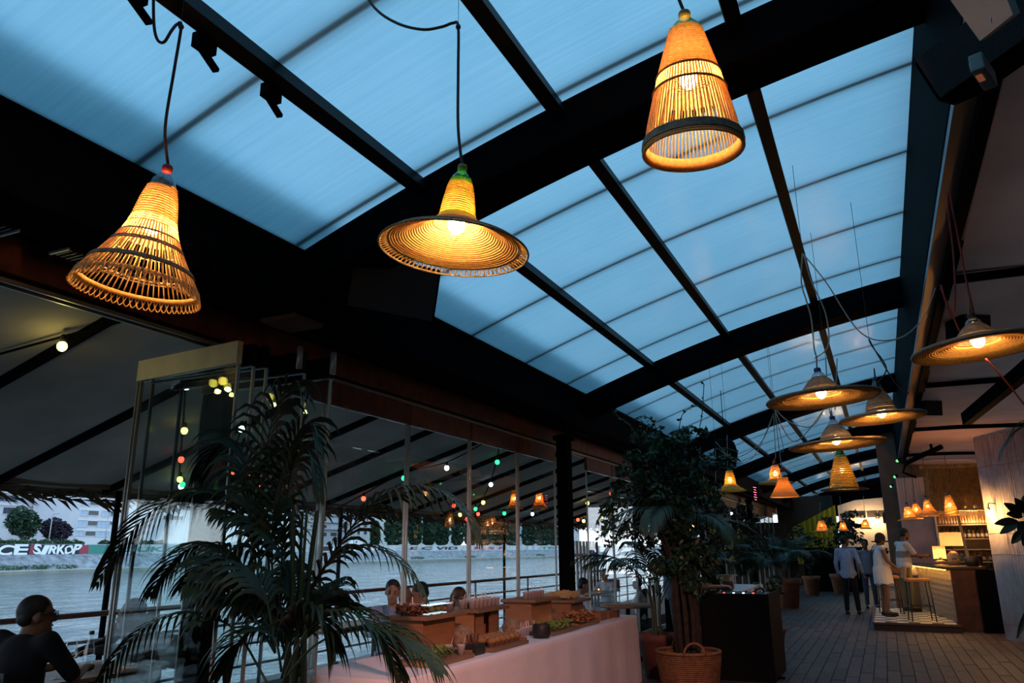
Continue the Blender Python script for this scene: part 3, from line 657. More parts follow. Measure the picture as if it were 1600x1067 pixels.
mb=MB(); mb.tube(world_pts(t,[t.location+t.rotation_euler.to_matrix()@Vector((0,0,.70)),atY(1051,-25,3.19),atY(1052,-160,3.2)]),.008,7); mb.build('cord',CORD,t,True)

# --- mid-distance lamps
def roofwire(t,p):
    """thin wire from the top of a cord straight up to the roof or canopy"""
    if p.x<-3.4: return
    z=roofz(p.x)-.01 if p.x<XR else 3.46
    if p.z<z-.02: mb=MB(); mb.tube(world_pts(t,[p,Vector((p.x,p.y,z))]),.002,4); mb.build('hanging_wire',CORD,t)
for lamp_,p_ in ((bpy.data.objects['pendant_lamp'],atY(240,-40,1.85)),(bpy.data.objects['pendant_lamp.001'],atY(560,-30,2.32)),(bpy.data.objects['pendant_lamp.001'],atY(717,-30,2.33)),(bpy.data.objects['pendant_lamp'],atY(290,-25,1.9)),(bpy.data.objects['pendant_lamp.002'],atY(1052,-160,3.2))): roofwire(lamp_,p_)
def hatlamp(label,px,py,Y,Dpx,crown,ch,capm,neckm,hook,power=9,brim=STRAWG,inner=STRAW,drop=.04,cordm=CORDW,extra=(),tilt=(0,0),turns=15,group='hat pendants along the hall'):
    c=atY(px,py,Y); d=(c-Vector((0,0,H))).dot(FW); D=Dpx*d/FPX; Rb=D/2
    t=thing('pendant_lamp',label,'lamp',c,(R_(tilt[0]),R_(tilt[1]),0),group=group)
    cr=crown*Rb; h=ch*Rb
    mb=MB(); coil(mb,[(cr*1.0,drop+.01),(cr*.85,drop+h*.4),(cr*.55,drop+h*.8),(cr*.34,drop+h)],13,h/24,26,4); mb.build('woven_crown',brim,t,True)
    mb=MB(); coil(mb,[(cr*1.0,drop),(Rb*.6,drop*.6),(Rb*.985,0)],turns,(Rb-cr)/turns*.52,44,4); mb.build('coiled_brim',inner,t,True)
    mb=MB(); mb.lathe([(cr,drop+.012),(Rb*.6,drop*.6+.014),(Rb,.016)],36); mb.build('brim_top',brim,t,True)
    mb=MB(); ring(mb,Rb,.006,.011,48); mb.build('rim_hoop',brim,t,True)
    bottle(t,drop+h*1.42,cr*.14,cr*.36,drop+h*.95,neckm,capm)
    mb=MB(); mb.ell((0,0,drop+.01),(.036,.036,.044),12,8); mb.build('bulb',BULB,t,True)
    pointlight(t,(0,0,drop-.035),power,r=.035)
    zt=drop+h*1.42+.02
    mb=MB(); mb.tube([(0,0,zt),(.01,0,zt+.08)]+[p for p in bez(world_pts(t,hook),6)],.0055,5); mb.build('cord',cordm,t,True); roofwire(t,max(hook,key=lambda v:v.z))
    for e_ in extra:
        mb=MB(); mb.tube(bez(world_pts(t,e_),6),.005,5); mb.build('loose_cord',cordm,t,True)
    return t
def conelamp(label,px,py,Y,Dpx,prof,hook,power=4,m=STRAW,capm=REDCAP,neckm=CLEARP,cordm=CORDW,group='small cone pendants along the hall',brimr=None,lit=True,extra=(),turns=16,tilt=0):
    """prof: list of (r/R, z/R)"""
    c=atY(px,py,Y); d=(c-Vector((0,0,H))).dot(FW); Rb=Dpx*d/FPX/2
    t=thing('pendant_lamp',label,'lamp',c,(0,R_(tilt),0),group=group)
    P=[(a*Rb,b*Rb) for a,b in prof]
    mb=MB(); coil(mb,P,turns,plen(P)/turns*.46,28,4); mb.build('woven_shade',m,t,True)
    mb=MB(); ring(mb,P[0][0],P[0][1],Rb*.035,36); mb.build('rim_hoop',m,t,True)
    if brimr:
        mb=MB(); coil(mb,[(P[0][0],P[0][1]+.005),(Rb*brimr,P[0][1]-.01)],8,.012,36,4); mb.build('brim',STRAWD,t,True)
    zt=P[-1][1]; rt=P[-1][0]
    bottle(t,zt+rt*1.5,rt*.35,rt*.9,zt-.01,neckm,capm)
    if lit:
        mb=MB(); zb=P[0][1]+(zt-P[0][1])*.55; mb.ell((0,0,zb),(.03,.03,.038),10,8); mb.build('bulb',BULB,t,True); pointlight(t,(0,0,zb-.05),power,r=.03)
    z2=zt+rt*1.5+.02
    mb=MB(); mb.tube([(0,0,z2)]+bez(world_pts(t,hook),6),.005,5); mb.build('cord',cordm,t,True); roofwire(t,max(hook,key=lambda v:v.z))
    for e_ in extra:
        mb=MB(); mb.tube(bez(world_pts(t,e_),6),.0045,5); mb.build('loose_cord',cordm,t,True)
    return t
A_=lambda Y,*ps:[atY(x,y,Y) for x,y in ps]
hatlamp('broad flat straw hat lamp with blue cap, largest over the walkway',1285,624,5.9,165,.36,.32,BLUECAP,CLEARP,A_(5.9,(1272,545),(1268,500),(1260,470),(1252,440),(1254,396)),6,tilt=(0,-3),extra=[A_(6.0,(1273,560),(1294,540),(1290,490),(1268,440),(1256,398)),A_(6.2,(1254,396),(1290,440),(1345,520),(1400,530),(1440,500),(1462,450))])
hatlamp('straw hat lamp with blue cap hanging below the broadest one',1308,696,7.4,141,.34,.36,BLUECAP,CLEARP,A_(7.4,(1298,650),(1294,622),(1290,560)),5,tilt=(0,-3),extra=[A_(7.6,(1294,625),(1270,665),(1235,660),(1212,640)),A_(7.6,(1294,625),(1280,650),(1240,690),(1210,640)),A_(7.4,(1305,640),(1308,560))])
hatlamp('dome crowned straw hat lamp beside the ridge beam',1379,654,7.0,124,.36,.62,BLUECAP,CLEARP,A_(7.0,(1369,600),(1385,575),(1362,540),(1358,530),(1366,545),(1400,600),(1420,615)),5,tilt=(0,-3),cordm=CORD)
hatlamp('straw hat lamp on looped red cords, rightmost under the canopy',1531,545,4.7,190,.34,.30,BLKCAP,CLEARP,A_(4.7,(1522,490),(1510,440),(1497,370),(1484,308),(1480,315),(1490,400),(1492,480),(1484,490),(1470,445)),5,cordm=CORDR,tilt=(0,-4),extra=[A_(4.7,(1540,560),(1575,600),(1600,632)),A_(5.0,(1470,450),(1500,520))])
conelamp('tall yellow cone lamp with green neck above a flat brim',1319,764,13.0,42,[(1,0),(.95,.3),(.75,1.1),(.5,2.0),(.36,2.5)],A_(13,(1315,705),(1313,660)),4,mat('woven_yellow',(.85,.60,.16),.8,trans=.45,noise=(40,.3)),BLKCAP,GREENP,brimr=1.65)
conelamp('small yellow brimmed cone lamp among the ficus leaves',1142,767,10.8,46,[(1,0),(.62,.22),(.38,.42),(.32,.8),(.2,1.35)],A_(10.8,(1137,735),(1136,680)),3,MATS['woven_yellow'],BLKCAP,GREENP)
conelamp('upper flat-brimmed cone lamp of the overlapping pair',1213,755,10.8,52,[(1,0),(.55,.12),(.36,.22),(.3,.7),(.18,1.05)],A_(10.8,(1212,715),(1209,650)),3,STRAW,REDCAP,extra=[A_(10.9,(1209,645),(1190,690),(1150,715),(1120,700)),A_(10.9,(1209,645),(1180,710),(1150,722),(1118,690))])
conelamp('lower flared cone lamp of the overlapping pair',1226,776,10.4,43,[(1,0),(.75,.35),(.5,.8),(.36,1.1),(.34,1.35)],A_(10.4,(1222,735),(1216,690),(1211,645)),3,STRAW,REDCAP,extra=[A_(10.5,(1211,645),(1224,700),(1219,705))])
conelamp('unlit dusty bell lamp partly behind the black stand',1124,817,10.2,36,[(1,0),(.86,.3),(.62,.9),(.5,1.5),(.35,2.0)],A_(10.2,(1118,770),(1118,700)),0,mat('woven_pink_grey',(.42,.27,.24),.85,trans=.3),BLKCAP,CLEARP,lit=False)
conelamp('small lit cone lamp before the yellow curtain',1285,831,24,17,[(1.7,0),(1.0,.15),(.8,.8),(.4,2.0)],A_(24,(1282,812),(1281,785)),3,STRAW,BLKCAP,CLEARP,turns=10)
conelamp('small lit bell lamp at the corner of the white container',1318,829,24,16,[(1,0),(.7,.3),(.5,1.1),(.35,1.6)],A_(24,(1316,810),(1312,775)),3,STRAW,BLKCAP,CLEARP,turns=10)
conelamp('small lit lamp hanging before the two wall bulbs',1353,826,22,14,[(1.2,0),(.8,.2),(.75,1.2),(.4,2.0)],A_(22,(1351,808),(1349,775)),3,STRAW,BLKCAP,CLEARP,turns=10)
# bar pendants on the black bracket
for lb,px,py,Y,D,pr in [('flat-brimmed bar pendant, leftmost over the counter',1422,812,17.6,36,[(1,0),(.45,.15),(.38,.5),(.2,1.1)]),
    ('small bell bar pendant behind the flared one',1434,806,18.2,22,[(1,0),(.7,.4),(.5,1.1),(.25,1.7)]),
    ('widest flared bar pendant over the counter',1453,806,17.4,33,[(1,0),(.62,.35),(.36,.8),(.22,1.5)]),
    ('straight cone bar pendant before the bottle shelves',1488,806,16.9,20,[(1,0),(.85,.9),(.6,2.1),(.35,3.1)])]:
    conelamp(lb,px,py,Y,D,pr,A_(Y,(px-7,py-40),(px-12,py-95)),13,STRAW,BLKCAP,CLEARP,CORD,group='woven pendants over the bar',turns=12,tilt=-4)
for lb,px,py,D in [('cane bell lamp added for a glass reflection, left of the last glass post',804,795,26),('cane bell lamp added for a glass reflection, right of the last glass post',843,794,26)]:  # solid lamps added to stand in for lamp reflections in the glass wall
    q=atX(px,py,-6.0); conelamp(lb,px,py,q.y,D,[(1,0),(.7,.3),(.45,.9),(.36,1.6),(.25,2.2)],[Vector((q.x,q.y,q.z+.5)),Vector((q.x,q.y,2.62))],2.5,STRAW,BLKCAP,CLEARP,CORD,group='bell lamps added for glass reflections',turns=12)
# light bracket rails for the bar pendants
t=thing('light_bracket','black bent pipe bracket carrying the bar pendants under the canopy','bracket',atY(1410,690,17))
mb=MB(); q=[atY(x,y,17) for x,y in ((1412,678),(1450,673),(1456,700),(1470,698))]; mb.tube(world_pts(t,[atY(1412,677,17),atY(1450,673,17)]),.03,6); mb.tube(world_pts(t,[atY(1450,673,17),atY(1456,703,17)]),.03,6); mb.tube(world_pts(t,[atY(1471,698,17),atY(1440,712,17.3),atY(1415,724,17.6)]),.05,7); mb.tube(world_pts(t,[atY(1415,724,17.6),atY(1411,738,17.6),atY(1432,746,17.6)]),.025,6); mb.build('pipe',BLACK,t,True)

# ---- coloured bulb strings under the awning
def bulbmat(nm,c,s): return mat('festoon_'+nm,c,.4,emit=(c,s))
FC={'y':bulbmat('yellow',(1,.80,.10),9),'w':bulbmat('white',(.75,.88,1),9),'g':bulbmat('green',(.02,.8,.18),5),'r':bulbmat('red',(1,.06,.03),6),'b':bulbmat('blue',(.10,.35,1),6),'o':bulbmat('orange',(1,.4,.08),7)}
def awhit(x,y,off=.12):
    d=ray(x,y); lo,hi=.2,80; nx=Vector((AZ0-AZ1,0,AX1-AX0)); 
    # plane through (AX0,AZ0-off) sloping to (AX1,AZ1-off)
    s=(AZ1-AZ0)/(AX1-AX0); k=(AZ0-off-H-s*AX0)/(d.z-s*d.x); return d*k+Vector((0,0,H))
def bulbstring(label,items,cable,r=.028,off=.12):
    pts=[(awhit(x,y,off),c) for x,y,c in items]; P0=pts[0][0]
    t=thing('bulb_string',label,'string lights',P0,group='coloured bulb strings under the awning')
    mb=MB(); cp=[awhit(x,y,off-.08) for x,y in cable]; mb.tube([p-P0 for p in bez(cp,5)],.009,5); mb.build('cable',BLACK,t,True)
    for p,c in pts:
        q=p-P0; mb=MB(); mb.ell((0,0,0),(r,r,r*1.1),12,8)
        if c=='y' and q.length<.01: pointlight(t,(0,-.05,-.06),1.3,(1,.85,.25),.02)
        b_=mb.build('bulb',FC[c],t,True,loc=q); mb=MB(); mb.lathe([(0,r*.8),(r*.55,r*.8),(r*.6,r*2.2),(r*.3,r*2.6),(0,r*2.6)],10); mb.build('socket',BLKCAP,b_,True)
bulbstring('black cable with one yellow bulb, far left under the awning',[(97,541,'y')],[(-60,570),(0,553),(95,527),(180,505),(330,470)],.032)
bulbstring('string of coloured bulbs added for a reflected one behind the parked glass panels',[(291,603,'w'),(288,673,'y'),(283,718,'r'),(281,749,'y'),(285,757,'g'),(283,760,'w')],[(292,560),(290,596),(286,665),(282,712),(280,745),(279,775)],.03)  # added to stand in for a string reflected in the parked panes
bulbstring('string with white and green bulbs left of the middle glass post',[(568,779,'r'),(631,747,'g'),(698,731,'w')],[(505,806),(568,772),(632,739),(698,722),(760,690)],.034)
bulbstring('string of green, white and yellow bulbs over the third riser',[(777,722,'g'),(767,757,'w'),(755,785,'y'),(743,795,'g'),(747,803,'r'),(719,804,'y'),(729,811,'r'),(709,790,'r')],[(781,690),(777,714),(768,748),(756,777),(746,795),(735,805),(700,786)],.034)
bulbstring('string of bulbs low along the awning right of the middle post',[(788,802,'g'),(832,803,'w'),(876,797,'o')],[(745,800),(788,796),(832,797),(880,788)],.036)
bulbstring('string of bulbs seen between the thick post and the ficus',[(918,786,'y'),(955,771,'r'),(903,812,'r'),(912,814,'y'),(940,809,'y'),(953,803,'r'),(993,750,'y')],[(895,815),(912,806),(940,800),(953,796),(955,765),(1000,742)],.04)
bulbstring('string of red and green bulbs beyond the parked panels',[(362,738,'r'),(388,746,'r'),(405,756,'r'),(377,670,'w'),(340,699,'g'),(349,706,'g')],[(335,690),(350,700),(377,664),(362,731),(388,738),(420,752)],.03)
bulbstring('string of small bulbs far along the terrace behind the booth',[(1143,802,'w'),(1163,813,'w'),(1185,810,'w'),(1194,820,'g'),(1186,826,'g'),(1147,827,'g'),(1162,828,'r'),(1149,831,'w'),(1197,820,'b')],[(1130,800),(1143,797),(1163,808),(1185,805),(1200,815)],.05)
# ================================================================ BUFFET TABLE
TX0,TX1,TY0,TY1,TZ=-3.72,-2.88,4.45,9.78,.75
t=thing('buffet_table','long buffet table under the pink white cloth','table',((TX0+TX1)/2,(TY0+TY1)/2,0))
WOODT=woodmat('table_wood',(.20,.12,.07))
mb=MB(); mb.box((0,0,TZ-.03),(TX1-TX0-.04,TY1-TY0-.04,.04)); mb.build('table_top',WOODT,t)
for sx in (-1,1):
    for yy in (-2.5,0,2.5):
        mb=MB(); mb.box((sx*.34,yy,(TZ-.05)/2),(.05,.05,TZ-.05)); mb.build('leg',WOODT,t)
CLOTH=mat('table_cloth',(.78,.70,.72),.9,noise=(2.5,.05),bump=(16,.18))
mb=MB(); r=random.Random(5)
per=[]; cr_=.05; nY=110
# perimeter walk (x,y,outward normal), start at near-left corner
def rr(n_long,n_short):
    P=[]
    def seg(a,b,n,nx,ny):
        for i in range(n): u=i/n; P.append((a[0]+(b[0]-a[0])*u,a[1]+(b[1]-a[1])*u,nx,ny))
    def arc(cx,cy,a0):
        for i in range(6): a=a0+PI/2*i/6; P.append((cx+cr_*math.cos(a),cy+cr_*math.sin(a),math.cos(a),math.sin(a)))
    seg((TX1,TY0+cr_),(TX1,TY1-cr_),n_long,1,0); arc(TX1-cr_,TY1-cr_,0)
    seg((TX1-cr_,TY1),(TX0+cr_,TY1),n_short,0,1); arc(TX0+cr_,TY1-cr_,PI/2)
    seg((TX0,TY1-cr_),(TX0,TY0+cr_),n_long,-1,0); arc(TX0+cr_,TY0+cr_,PI)
    seg((TX0+cr_,TY0),(TX1-cr_,TY0),n_short,0,-1); arc(TX1-cr_,TY0+cr_,3*PI/2)
    return P
P=rr(nY,18); n=len(P); rows=[(0,TZ+.004),(.008,TZ-.006),(.012,TZ-.06),(.02,.55),(.03,.35),(.045,.12),(.05,.012)]
vs=[];fs=[]
for k,(of,z) in enumerate(rows):
    for i,(x,y,nx,ny) in enumerate(P):
        amp=0 if k<2 else (TZ-z)/TZ*.016
        w=amp*(math.sin(i*.21+1.3*math.sin(i*.05))+.5*math.sin(i*.53+k*.3))+amp*.15*math.sin(i*1.7)
        vs.append((x+nx*(of+w),y+ny*(of+w),z))
for k in range(len(rows)-1):
    for i in range(n): fs.append((k*n+i,k*n+(i+1)%n,(k+1)*n+(i+1)%n,(k+1)*n+i))
fs.append(tuple(range(n)))
mb.add(vs,fs); o=mb.build('tablecloth',CLOTH,None,True); tag(o,'long pale pink cloth draped over the buffet table','tablecloth')
for p in o.data.polygons:
    if len(p.vertices)>4: p.use_smooth=False
TT=TZ+.006
RISW=woodmat('riser_wood',(.25,.115,.05),(2,2,14),.3,.5); RISL=woodmat('tray_wood',(.20,.11,.06),(14,1.5,14),.3,.5)
CUPM=mat('cup_plastic',(.72,.66,.68),.35,trans=.5); CUPF=mat('cup_filling',(.32,.10,.10),.6); STRW=mat('straw_white',(.75,.72,.7),.5)
def riser(label,y0,y1,z1,slot=False,x0=-3.66,x1=-3.36):
    t=thing('wooden_riser',label,'riser',((x0+x1)/2,(y0+y1)/2,TT),group='wooden risers on the buffet'); h=z1-TT-.032; W,L=x1-x0,y1-y0
    for s in (-1,1):
        mb=MB(); mb.box((0,s*(L/2-.011),h/2),(W,.022,h)); mb.build('end_panel',RISW,t)
    mb=MB()
    if slot:
        mb.box((W/2-.011,-L*.30,h/2),(.022,L*.36,h)); mb.build('side_panel',RISW,t); mb=MB(); mb.box((W/2-.011,L*.32,h/2),(.022,L*.32,h)); mb.build('side_panel',RISW,t)
    else: mb.box((W/2-.011,0,h/2),(.022,L-.046,h)); mb.build('side_panel',RISW,t)
    mb=MB(); mb.box((-W/2+.011,0,h/2),(.022,L-.046,h)); mb.build('side_panel',RISW,t)
    mb=MB(); mb.box((.02,.02,h+.016),(W+.10,L+.14,.03)); mb.build('tray',RISL,t,bevel=.004)
    return h+.032+TT
rz=[riser('riser nearest the big palm, with a clear lidded box on top',5.50,6.02,1.05),riser('riser with a dark slot and rows of cups on top',6.36,6.86,1.045,True),riser('third riser, pale end panel beside the candle',7.62,8.16,1.055),riser('farthest riser, heaped with bread',8.74,9.16,.985)]
def cup_proto():
    t=thing('dessert_cup','proto','cup'); mb=MB(); mb.lathe([(0,0),(.024,0),(.033,.068),(.036,.072),(.034,.072),(.031,.066),(.023,.004),(0,.004)],16); mb.build('cup',CUPM,t,True)
    mb=MB(); mb.lathe([(0,.006),(.024,.006),(.030,.05),(.012,.056),(0,.056)],14); mb.build('filling',CUPF,t,True)
    mb=MB(); mb.bar((.005,0,.02),(.03,.012,.125),.007,.003); mb.build('spoon',STRW,t); return t
cp=cup_proto(); first=True
def cup(loc,label,group,rz_=0):
    global first
    if first: cp.location=loc; cp['label']=label; cp['group']=group; cp.rotation_euler=(0,0,rz_); first=False; return cp
    return dup(cp,loc,(0,0,rz_),label,group)
r=random.Random(2)
for k in range(7):
    cup((-3.40,6.40+k*.082,rz[1]),'dessert cup in the front row on the slotted riser','cups on the slotted riser, front row',r.uniform(0,6))
    cup((-3.50,6.40+k*.082,rz[1]),'dessert cup in the rear row on the slotted riser','cups on the slotted riser, rear row',r.uniform(0,6))
for k in range(6): cup((-3.42,7.62+k*.082,rz[2]),'dessert cup in the row on the third riser','cups on the third riser',r.uniform(0,6))
cup((-3.46,6.10,rz[0]),'lone dessert cup with two straws between the first and second riser','cups at the riser edge'); 
for k in range(2): cup((-3.56-.07*k,5.78,rz[0]),['white cup of sticks behind the lidded box','second white cup of sticks behind the lidded box'][k],'cups on the first riser',k*2)
for k in range(2): cup((-3.0-.08*k,5.47-.05*k,TT+.03),['front cup on the nearest salad tray','rear cup on the nearest salad tray'][k],'cups on the nearest tray')
for k in range(7): cup((-3.22,6.98+k*.07,TT),'small cup with stick behind the black round pot','cups behind the black pot',r.uniform(0,6))
# clear lidded box with pastries on the first riser
t=thing('lidded_box','clear plastic lidded box of pastries on the first riser','box',(-3.43,5.80,rz[0]))
mb=MB(); mb.box((0,0,.035),(.14,.42,.07)); mb.build('box',glassmat('clear_plastic',(.88,.88,.86)),t,bevel=.006)
PAS=mat('pastry',(.34,.19,.08),.7,noise=(30,.35)); GRN=mat('salad_leaf',(.16,.22,.05),.6,noise=(20,.4)); DKF=mat('dark_food',(.12,.05,.03),.6,noise=(25,.4))
for k in range(9):
    mb=MB(); mb.ell((r.uniform(-.04,.04),-.17+k*.042,.03),(.03,.022,.022),8,6); mb.build('pastry',[PAS,GRN][k%2],t,True)
def heap(name,label,cat,c,w,l,n,m,s,tall=.05,seed=1):
    mb=MB(); q=random.Random(seed)
    for _ in range(n):
        x,y=q.uniform(-w/2,w/2),q.uniform(-l/2,l/2); z=q.uniform(0,tall)
        a=Vector((q.gauss(0,1),q.gauss(0,1),q.gauss(0,.5))).normalized()*s; b_=Vector((q.gauss(0,1),q.gauss(0,1),q.gauss(0,.6))).normalized()*s*.6
        mb.add([Vector((x,y,z+.01))-a,Vector((x,y,z+.01))+b_+Vector((0,0,.008)),Vector((x,y,z+.01))+a,Vector((x,y,z+.01))-b_],[(0,1,2,3)])
    o=mb.build(name,m,None,loc=c); tag(o,label,cat,kind='stuff'); return o
heap('shredded_salad','dark shredded salad at the palm side of the first riser','salad',(-3.5,5.55,rz[0]+.005),.2,.16,160,DKF,.04,.05,4)
def tray(label,x0,x1,y0,y1,h=.03):
    t=thing('serving_board',label,'board',((x0+x1)/2,(y0+y1)/2,TT),group='wooden boards along the front of the buffet')
    mb=MB(); mb.box((0,0,h/2),(x1-x0,y1-y0,h)); mb.build('board',RISL,t,bevel=.004)
    mb=MB(); mb.box((0,(y1-y0)/2-.03,h+.012),(x1-x0-.02,.02,.024)); mb.build('end_lip',RISL,t); return t
tray('nearest wooden board, with salad, half under palm fronds',-3.30,-2.95,4.98,5.60); tray('wooden board heaped with muffins',-3.24,-2.93,5.90,6.58); tray('wooden board of green salad after the black pot',-3.22,-2.94,7.18,7.92); tray('farthest wooden board, with fried skewers',-3.2,-2.96,7.98,8.6)
heap('salad','green and yellow salad on the nearest board','salad',(-3.13,5.22,TT+.035),.26,.36,240,GRN,.028,.05,6)
heap('salad','mixed green salad on the board after the black pot','salad',(-3.08,7.55,TT+.035),.2,.6,340,GRN,.026,.05,8)
heap('fried_sticks','reddish fried skewers heaped on the farthest board','food',(-3.08,8.27,TT+.035),.2,.5,420,mat('fried_food',(.34,.15,.06),.7,noise=(25,.4)),.03,.10,9)
MUF=mat('muffin_top',(.30,.15,.055),.75,noise=(22,.35),bump=(40,.3)); MUC=mat('muffin_case',(.12,.06,.04),.7)
mproto=None
for i in range(3):
    for j in range(6):
        lo=(-3.0-.085*i,5.98+.095*j,TT+.03)
        if mproto is None:
            mproto=thing('muffin','muffin in the front row on the muffin board','muffin',lo,group='front row muffins')
            mb=MB(); mb.lathe([(0,0),(.026,0),(.036,.035),(0,.035)],14); mb.build('paper_case',MUC,mproto)
            mb=MB(); mb.lathe([(.036,.033),(.043,.042),(.040,.058),(.024,.073),(0,.078)],14); mb.build('crown',MUF,mproto,True)
        else: dup(mproto,lo,(0,0,r.uniform(0,6)),'muffin in the %s row on the muffin board'%['front','middle','back'][i],'%s row muffins'%['front','middle','back'][i])
BRD=mat('bread_slice',(.40,.25,.10),.8,noise=(18,.25))
bp_=None
for k in range(16):
    lo=(-3.52+.13*((k*5)%3-1)*.7,8.66+.034*k,rz[3]+.035+.012*(k%2)); ro=(r.uniform(.5,1.0),r.uniform(-.3,.3),r.uniform(-.5,.5))
    if bp_ is None:
        mb=MB(); mb.prism([(-.05,-.03),(.05,-.03),(.055,.01),(.04,.04),(0,.048),(-.04,.04),(-.055,.01)],.014,Matrix.Identity(4)); bp_=tag(mb.build('bread_slice',BRD,None,loc=lo,rot=ro),'toasted bread slice in the heap on the farthest riser','bread',group='bread on the farthest riser')
    else: dup(bp_,lo,ro)
# black pots
def pot_round(name,label,loc,rr_,h,m,cat='pot'):
    t=thing(name,label,cat,loc); mb=MB(); mb.lathe([(0,0),(rr_*.85,0),(rr_,h*.3),(rr_,h*.85),(rr_*.92,h),(rr_*.82,h),(rr_*.88,h*.8),(rr_*.8,.02),(0,.02)],24); mb.build('pot',m,t,True); return t
t=pot_round('black_pot','round black pot in front of the small cups',(-3.0,7.03,TT),.085,.12,BLKCAP)
mb=MB(); mb.lathe([(0,.10),(.07,.10),(.05,.115),(0,.118)],18); mb.build('sauce',DKF,t,True)
t=thing('sauce_box','black square box of dark sticks beside the nearest board','box',(-3.04,5.76,TT))
mb=MB(); mb.box((0,0,.04),(.12,.16,.08)); mb.build('box',BLKCAP,t,bevel=.006)
for k in range(7):
    mb=MB(); x=r.uniform(-.04,.04); y=r.uniform(-.06,.06); mb.bar((x,y,.05),(x+r.uniform(-.03,.03),y+r.uniform(-.03,.03),.15),.012,.008); mb.build('stick',DKF,t)
# round woven balls
WB=mat('wicker_ball',(.28,.19,.12),.85,noise=(25,.35),bump=(45,.5))
for k,(px,py,X,rb) in enumerate([(722,994,-3.30,.092),(799,974,-3.30,.085)]):
    q=atX(px,py,X); t=thing('wicker_ball',['round woven ball between the two nearest risers','round woven ball beside the third riser'][k],'ornament',(q.x,q.y,TT),group='woven balls on the buffet')
    mb=MB(); mb.ell((0,0,rb),(rb,rb,rb*1.0),20,14); mb.build('ball',WB,t,True)
    mb=MB()
    for i in range(7): M=Matrix.Rotation(i*.9,3,'Z')@Matrix.Rotation(.35*i,3,'X'); mb.tube([M@Vector((rb*1.01*math.cos(2*PI*j/28),rb*1.01*math.sin(2*PI*j/28),0))+Vector((0,0,rb)) for j in range(28)],.003,4,closed=True)
    mb.build('winding',WB,t,True)
# small wooden boxes at the far end
for k,(x,y,w,l,h) in enumerate([(-3.12,8.98,.16,.22,.085),(-3.10,9.22,.13,.12,.075),(-3.06,9.40,.12,.1,.085)]):
    t=thing('wooden_box',['widest open wooden box at the far end of the buffet','middle open wooden box at the far end of the buffet','small dark wooden box nearest the table corner'][k],'box',(x,y,TT),group='small boxes at the buffet end')
    mm=[RISW,RISW,DKF][k]
    mb=MB(); mb.box((0,0,.006),(w,l,.012)); mb.build('base',mm,t)
    for s in (-1,1):
        mb=MB(); mb.box((s*(w/2-.006),0,h/2+.006),(.012,l-.025,h-.012)); mb.build('side',mm,t)
        mb=MB(); mb.box((0,s*(l/2-.006),h/2+.006),(w,.012,h-.012)); mb.build('side',mm,t)
pot_round('dark_bowl','low dark bowl behind the small wooden boxes',(-3.32,8.6,TT),.10,.05,BLKCAP,'bowl')
# candles in glass
FLM=mat('candle_flame',(1,.6,.2),.5,emit=((1,.45,.12),30)); WAX=mat('wax',(.7,.45,.25),.6,trans=.5); CGL=glassmat('candle_glass',(.92,.88,.84))
def candle(label,loc,power=.35,s=1):
    t=thing('tea_light',label,'candle',loc,group='tea lights in glasses')
    mb=MB(); mb.lathe([(0,0),(.032*s,0),(.037*s,.075*s),(.035*s,.075*s),(.03*s,.006),(0,.006)],18); mb.build('glass',CGL,t,True)
    mb=MB(); mb.lathe([(0,.007),(.025*s,.007),(.025*s,.026*s),(0,.026*s)],14); mb.build('wax',WAX,t)
    mb=MB(); mb.ell((0,0,.042*s),(.007*s,.007*s,.014*s),8,6); mb.build('flame',FLM,t,True)
    pointlight(t,(0,0,.05*s),power,(1,.45,.13),.01)
candle('tea light in a clear glass beside the third riser',(-3.24,8.34,TT)); candle('tea light glowing between the first two risers',(-3.40,6.2,TT))

# ================================================================ second buffet, DJ booth, terrace tables
def clothed_table(label,x0,x1,y0,y1,clothlabel):
    t=thing('dining_table',label,'table',((x0+x1)/2,(y0+y1)/2,0)); mb=MB(); mb.box((0,0,.72),(x1-x0-.02,y1-y0-.02,.03)); mb.build('table_top',WOODT,t)
    for sx in (-1,1):
        for sy in (-1,1): mb=MB(); mb.box((sx*((x1-x0)/2-.08),sy*((y1-y0)/2-.08),.35),(.05,.05,.7)); mb.build('leg',WOODT,t)
    mb=MB(); a,b_,c,d=x0-.01,x1+.01,y0-.01,y1+.01; N=80; vs=[];fs=[]; Pm=[]
    for i in range(N):
        s=i/N*4; k=int(s); u=s-k; x,y=[(b_,c+(d-c)*u),(b_-(b_-a)*u,d),(a,d-(d-c)*u),(a+(b_-a)*u,c)][k]; Pm.append((x,y))
    for j,z in enumerate((.742,.735,.4,.1)):
        for i,(x,y) in enumerate(Pm):
            cx,cy=(x0+x1)/2,(y0+y1)/2; w=(1+.012*j*math.sin(i*1.1)) if j>1 else 1; vs.append((cx+(x-cx)*w,cy+(y-cy)*w,z))
    for j in range(3):
        for i in range(N): fs.append((j*N+i,j*N+(i+1)%N,(j+1)*N+(i+1)%N,(j+1)*N+i))
    fs.append(tuple(range(N))); o=mb.add(vs,fs).build('tablecloth',CLOTH,None); tag(o,clothlabel,'tablecloth')
clothed_table('second buffet table in the distance behind the booth',-3.6,-2.62,14.6,19.0,'pale cloth over the distant buffet behind the booth')
for k,(y,lb) in enumerate([(15.3,'riser on the distant buffet nearer the booth'),(16.9,'riser on the distant buffet farther from the booth')]):
    t=thing('wooden_riser',lb,'riser',(-3.1,y,.745),group='risers on the distant buffet'); mb=MB(); mb.box((0,0,.12),(.34,.6,.24)); mb.build('box',RISW,t); mb=MB(); mb.box((0,0,.255),(.44,.8,.03)); mb.build('tray',RISL,t)
pot_round('black_pot','black pot on the distant buffet before its risers',(-2.85,15.9,.745),.12,.18,BLKCAP)
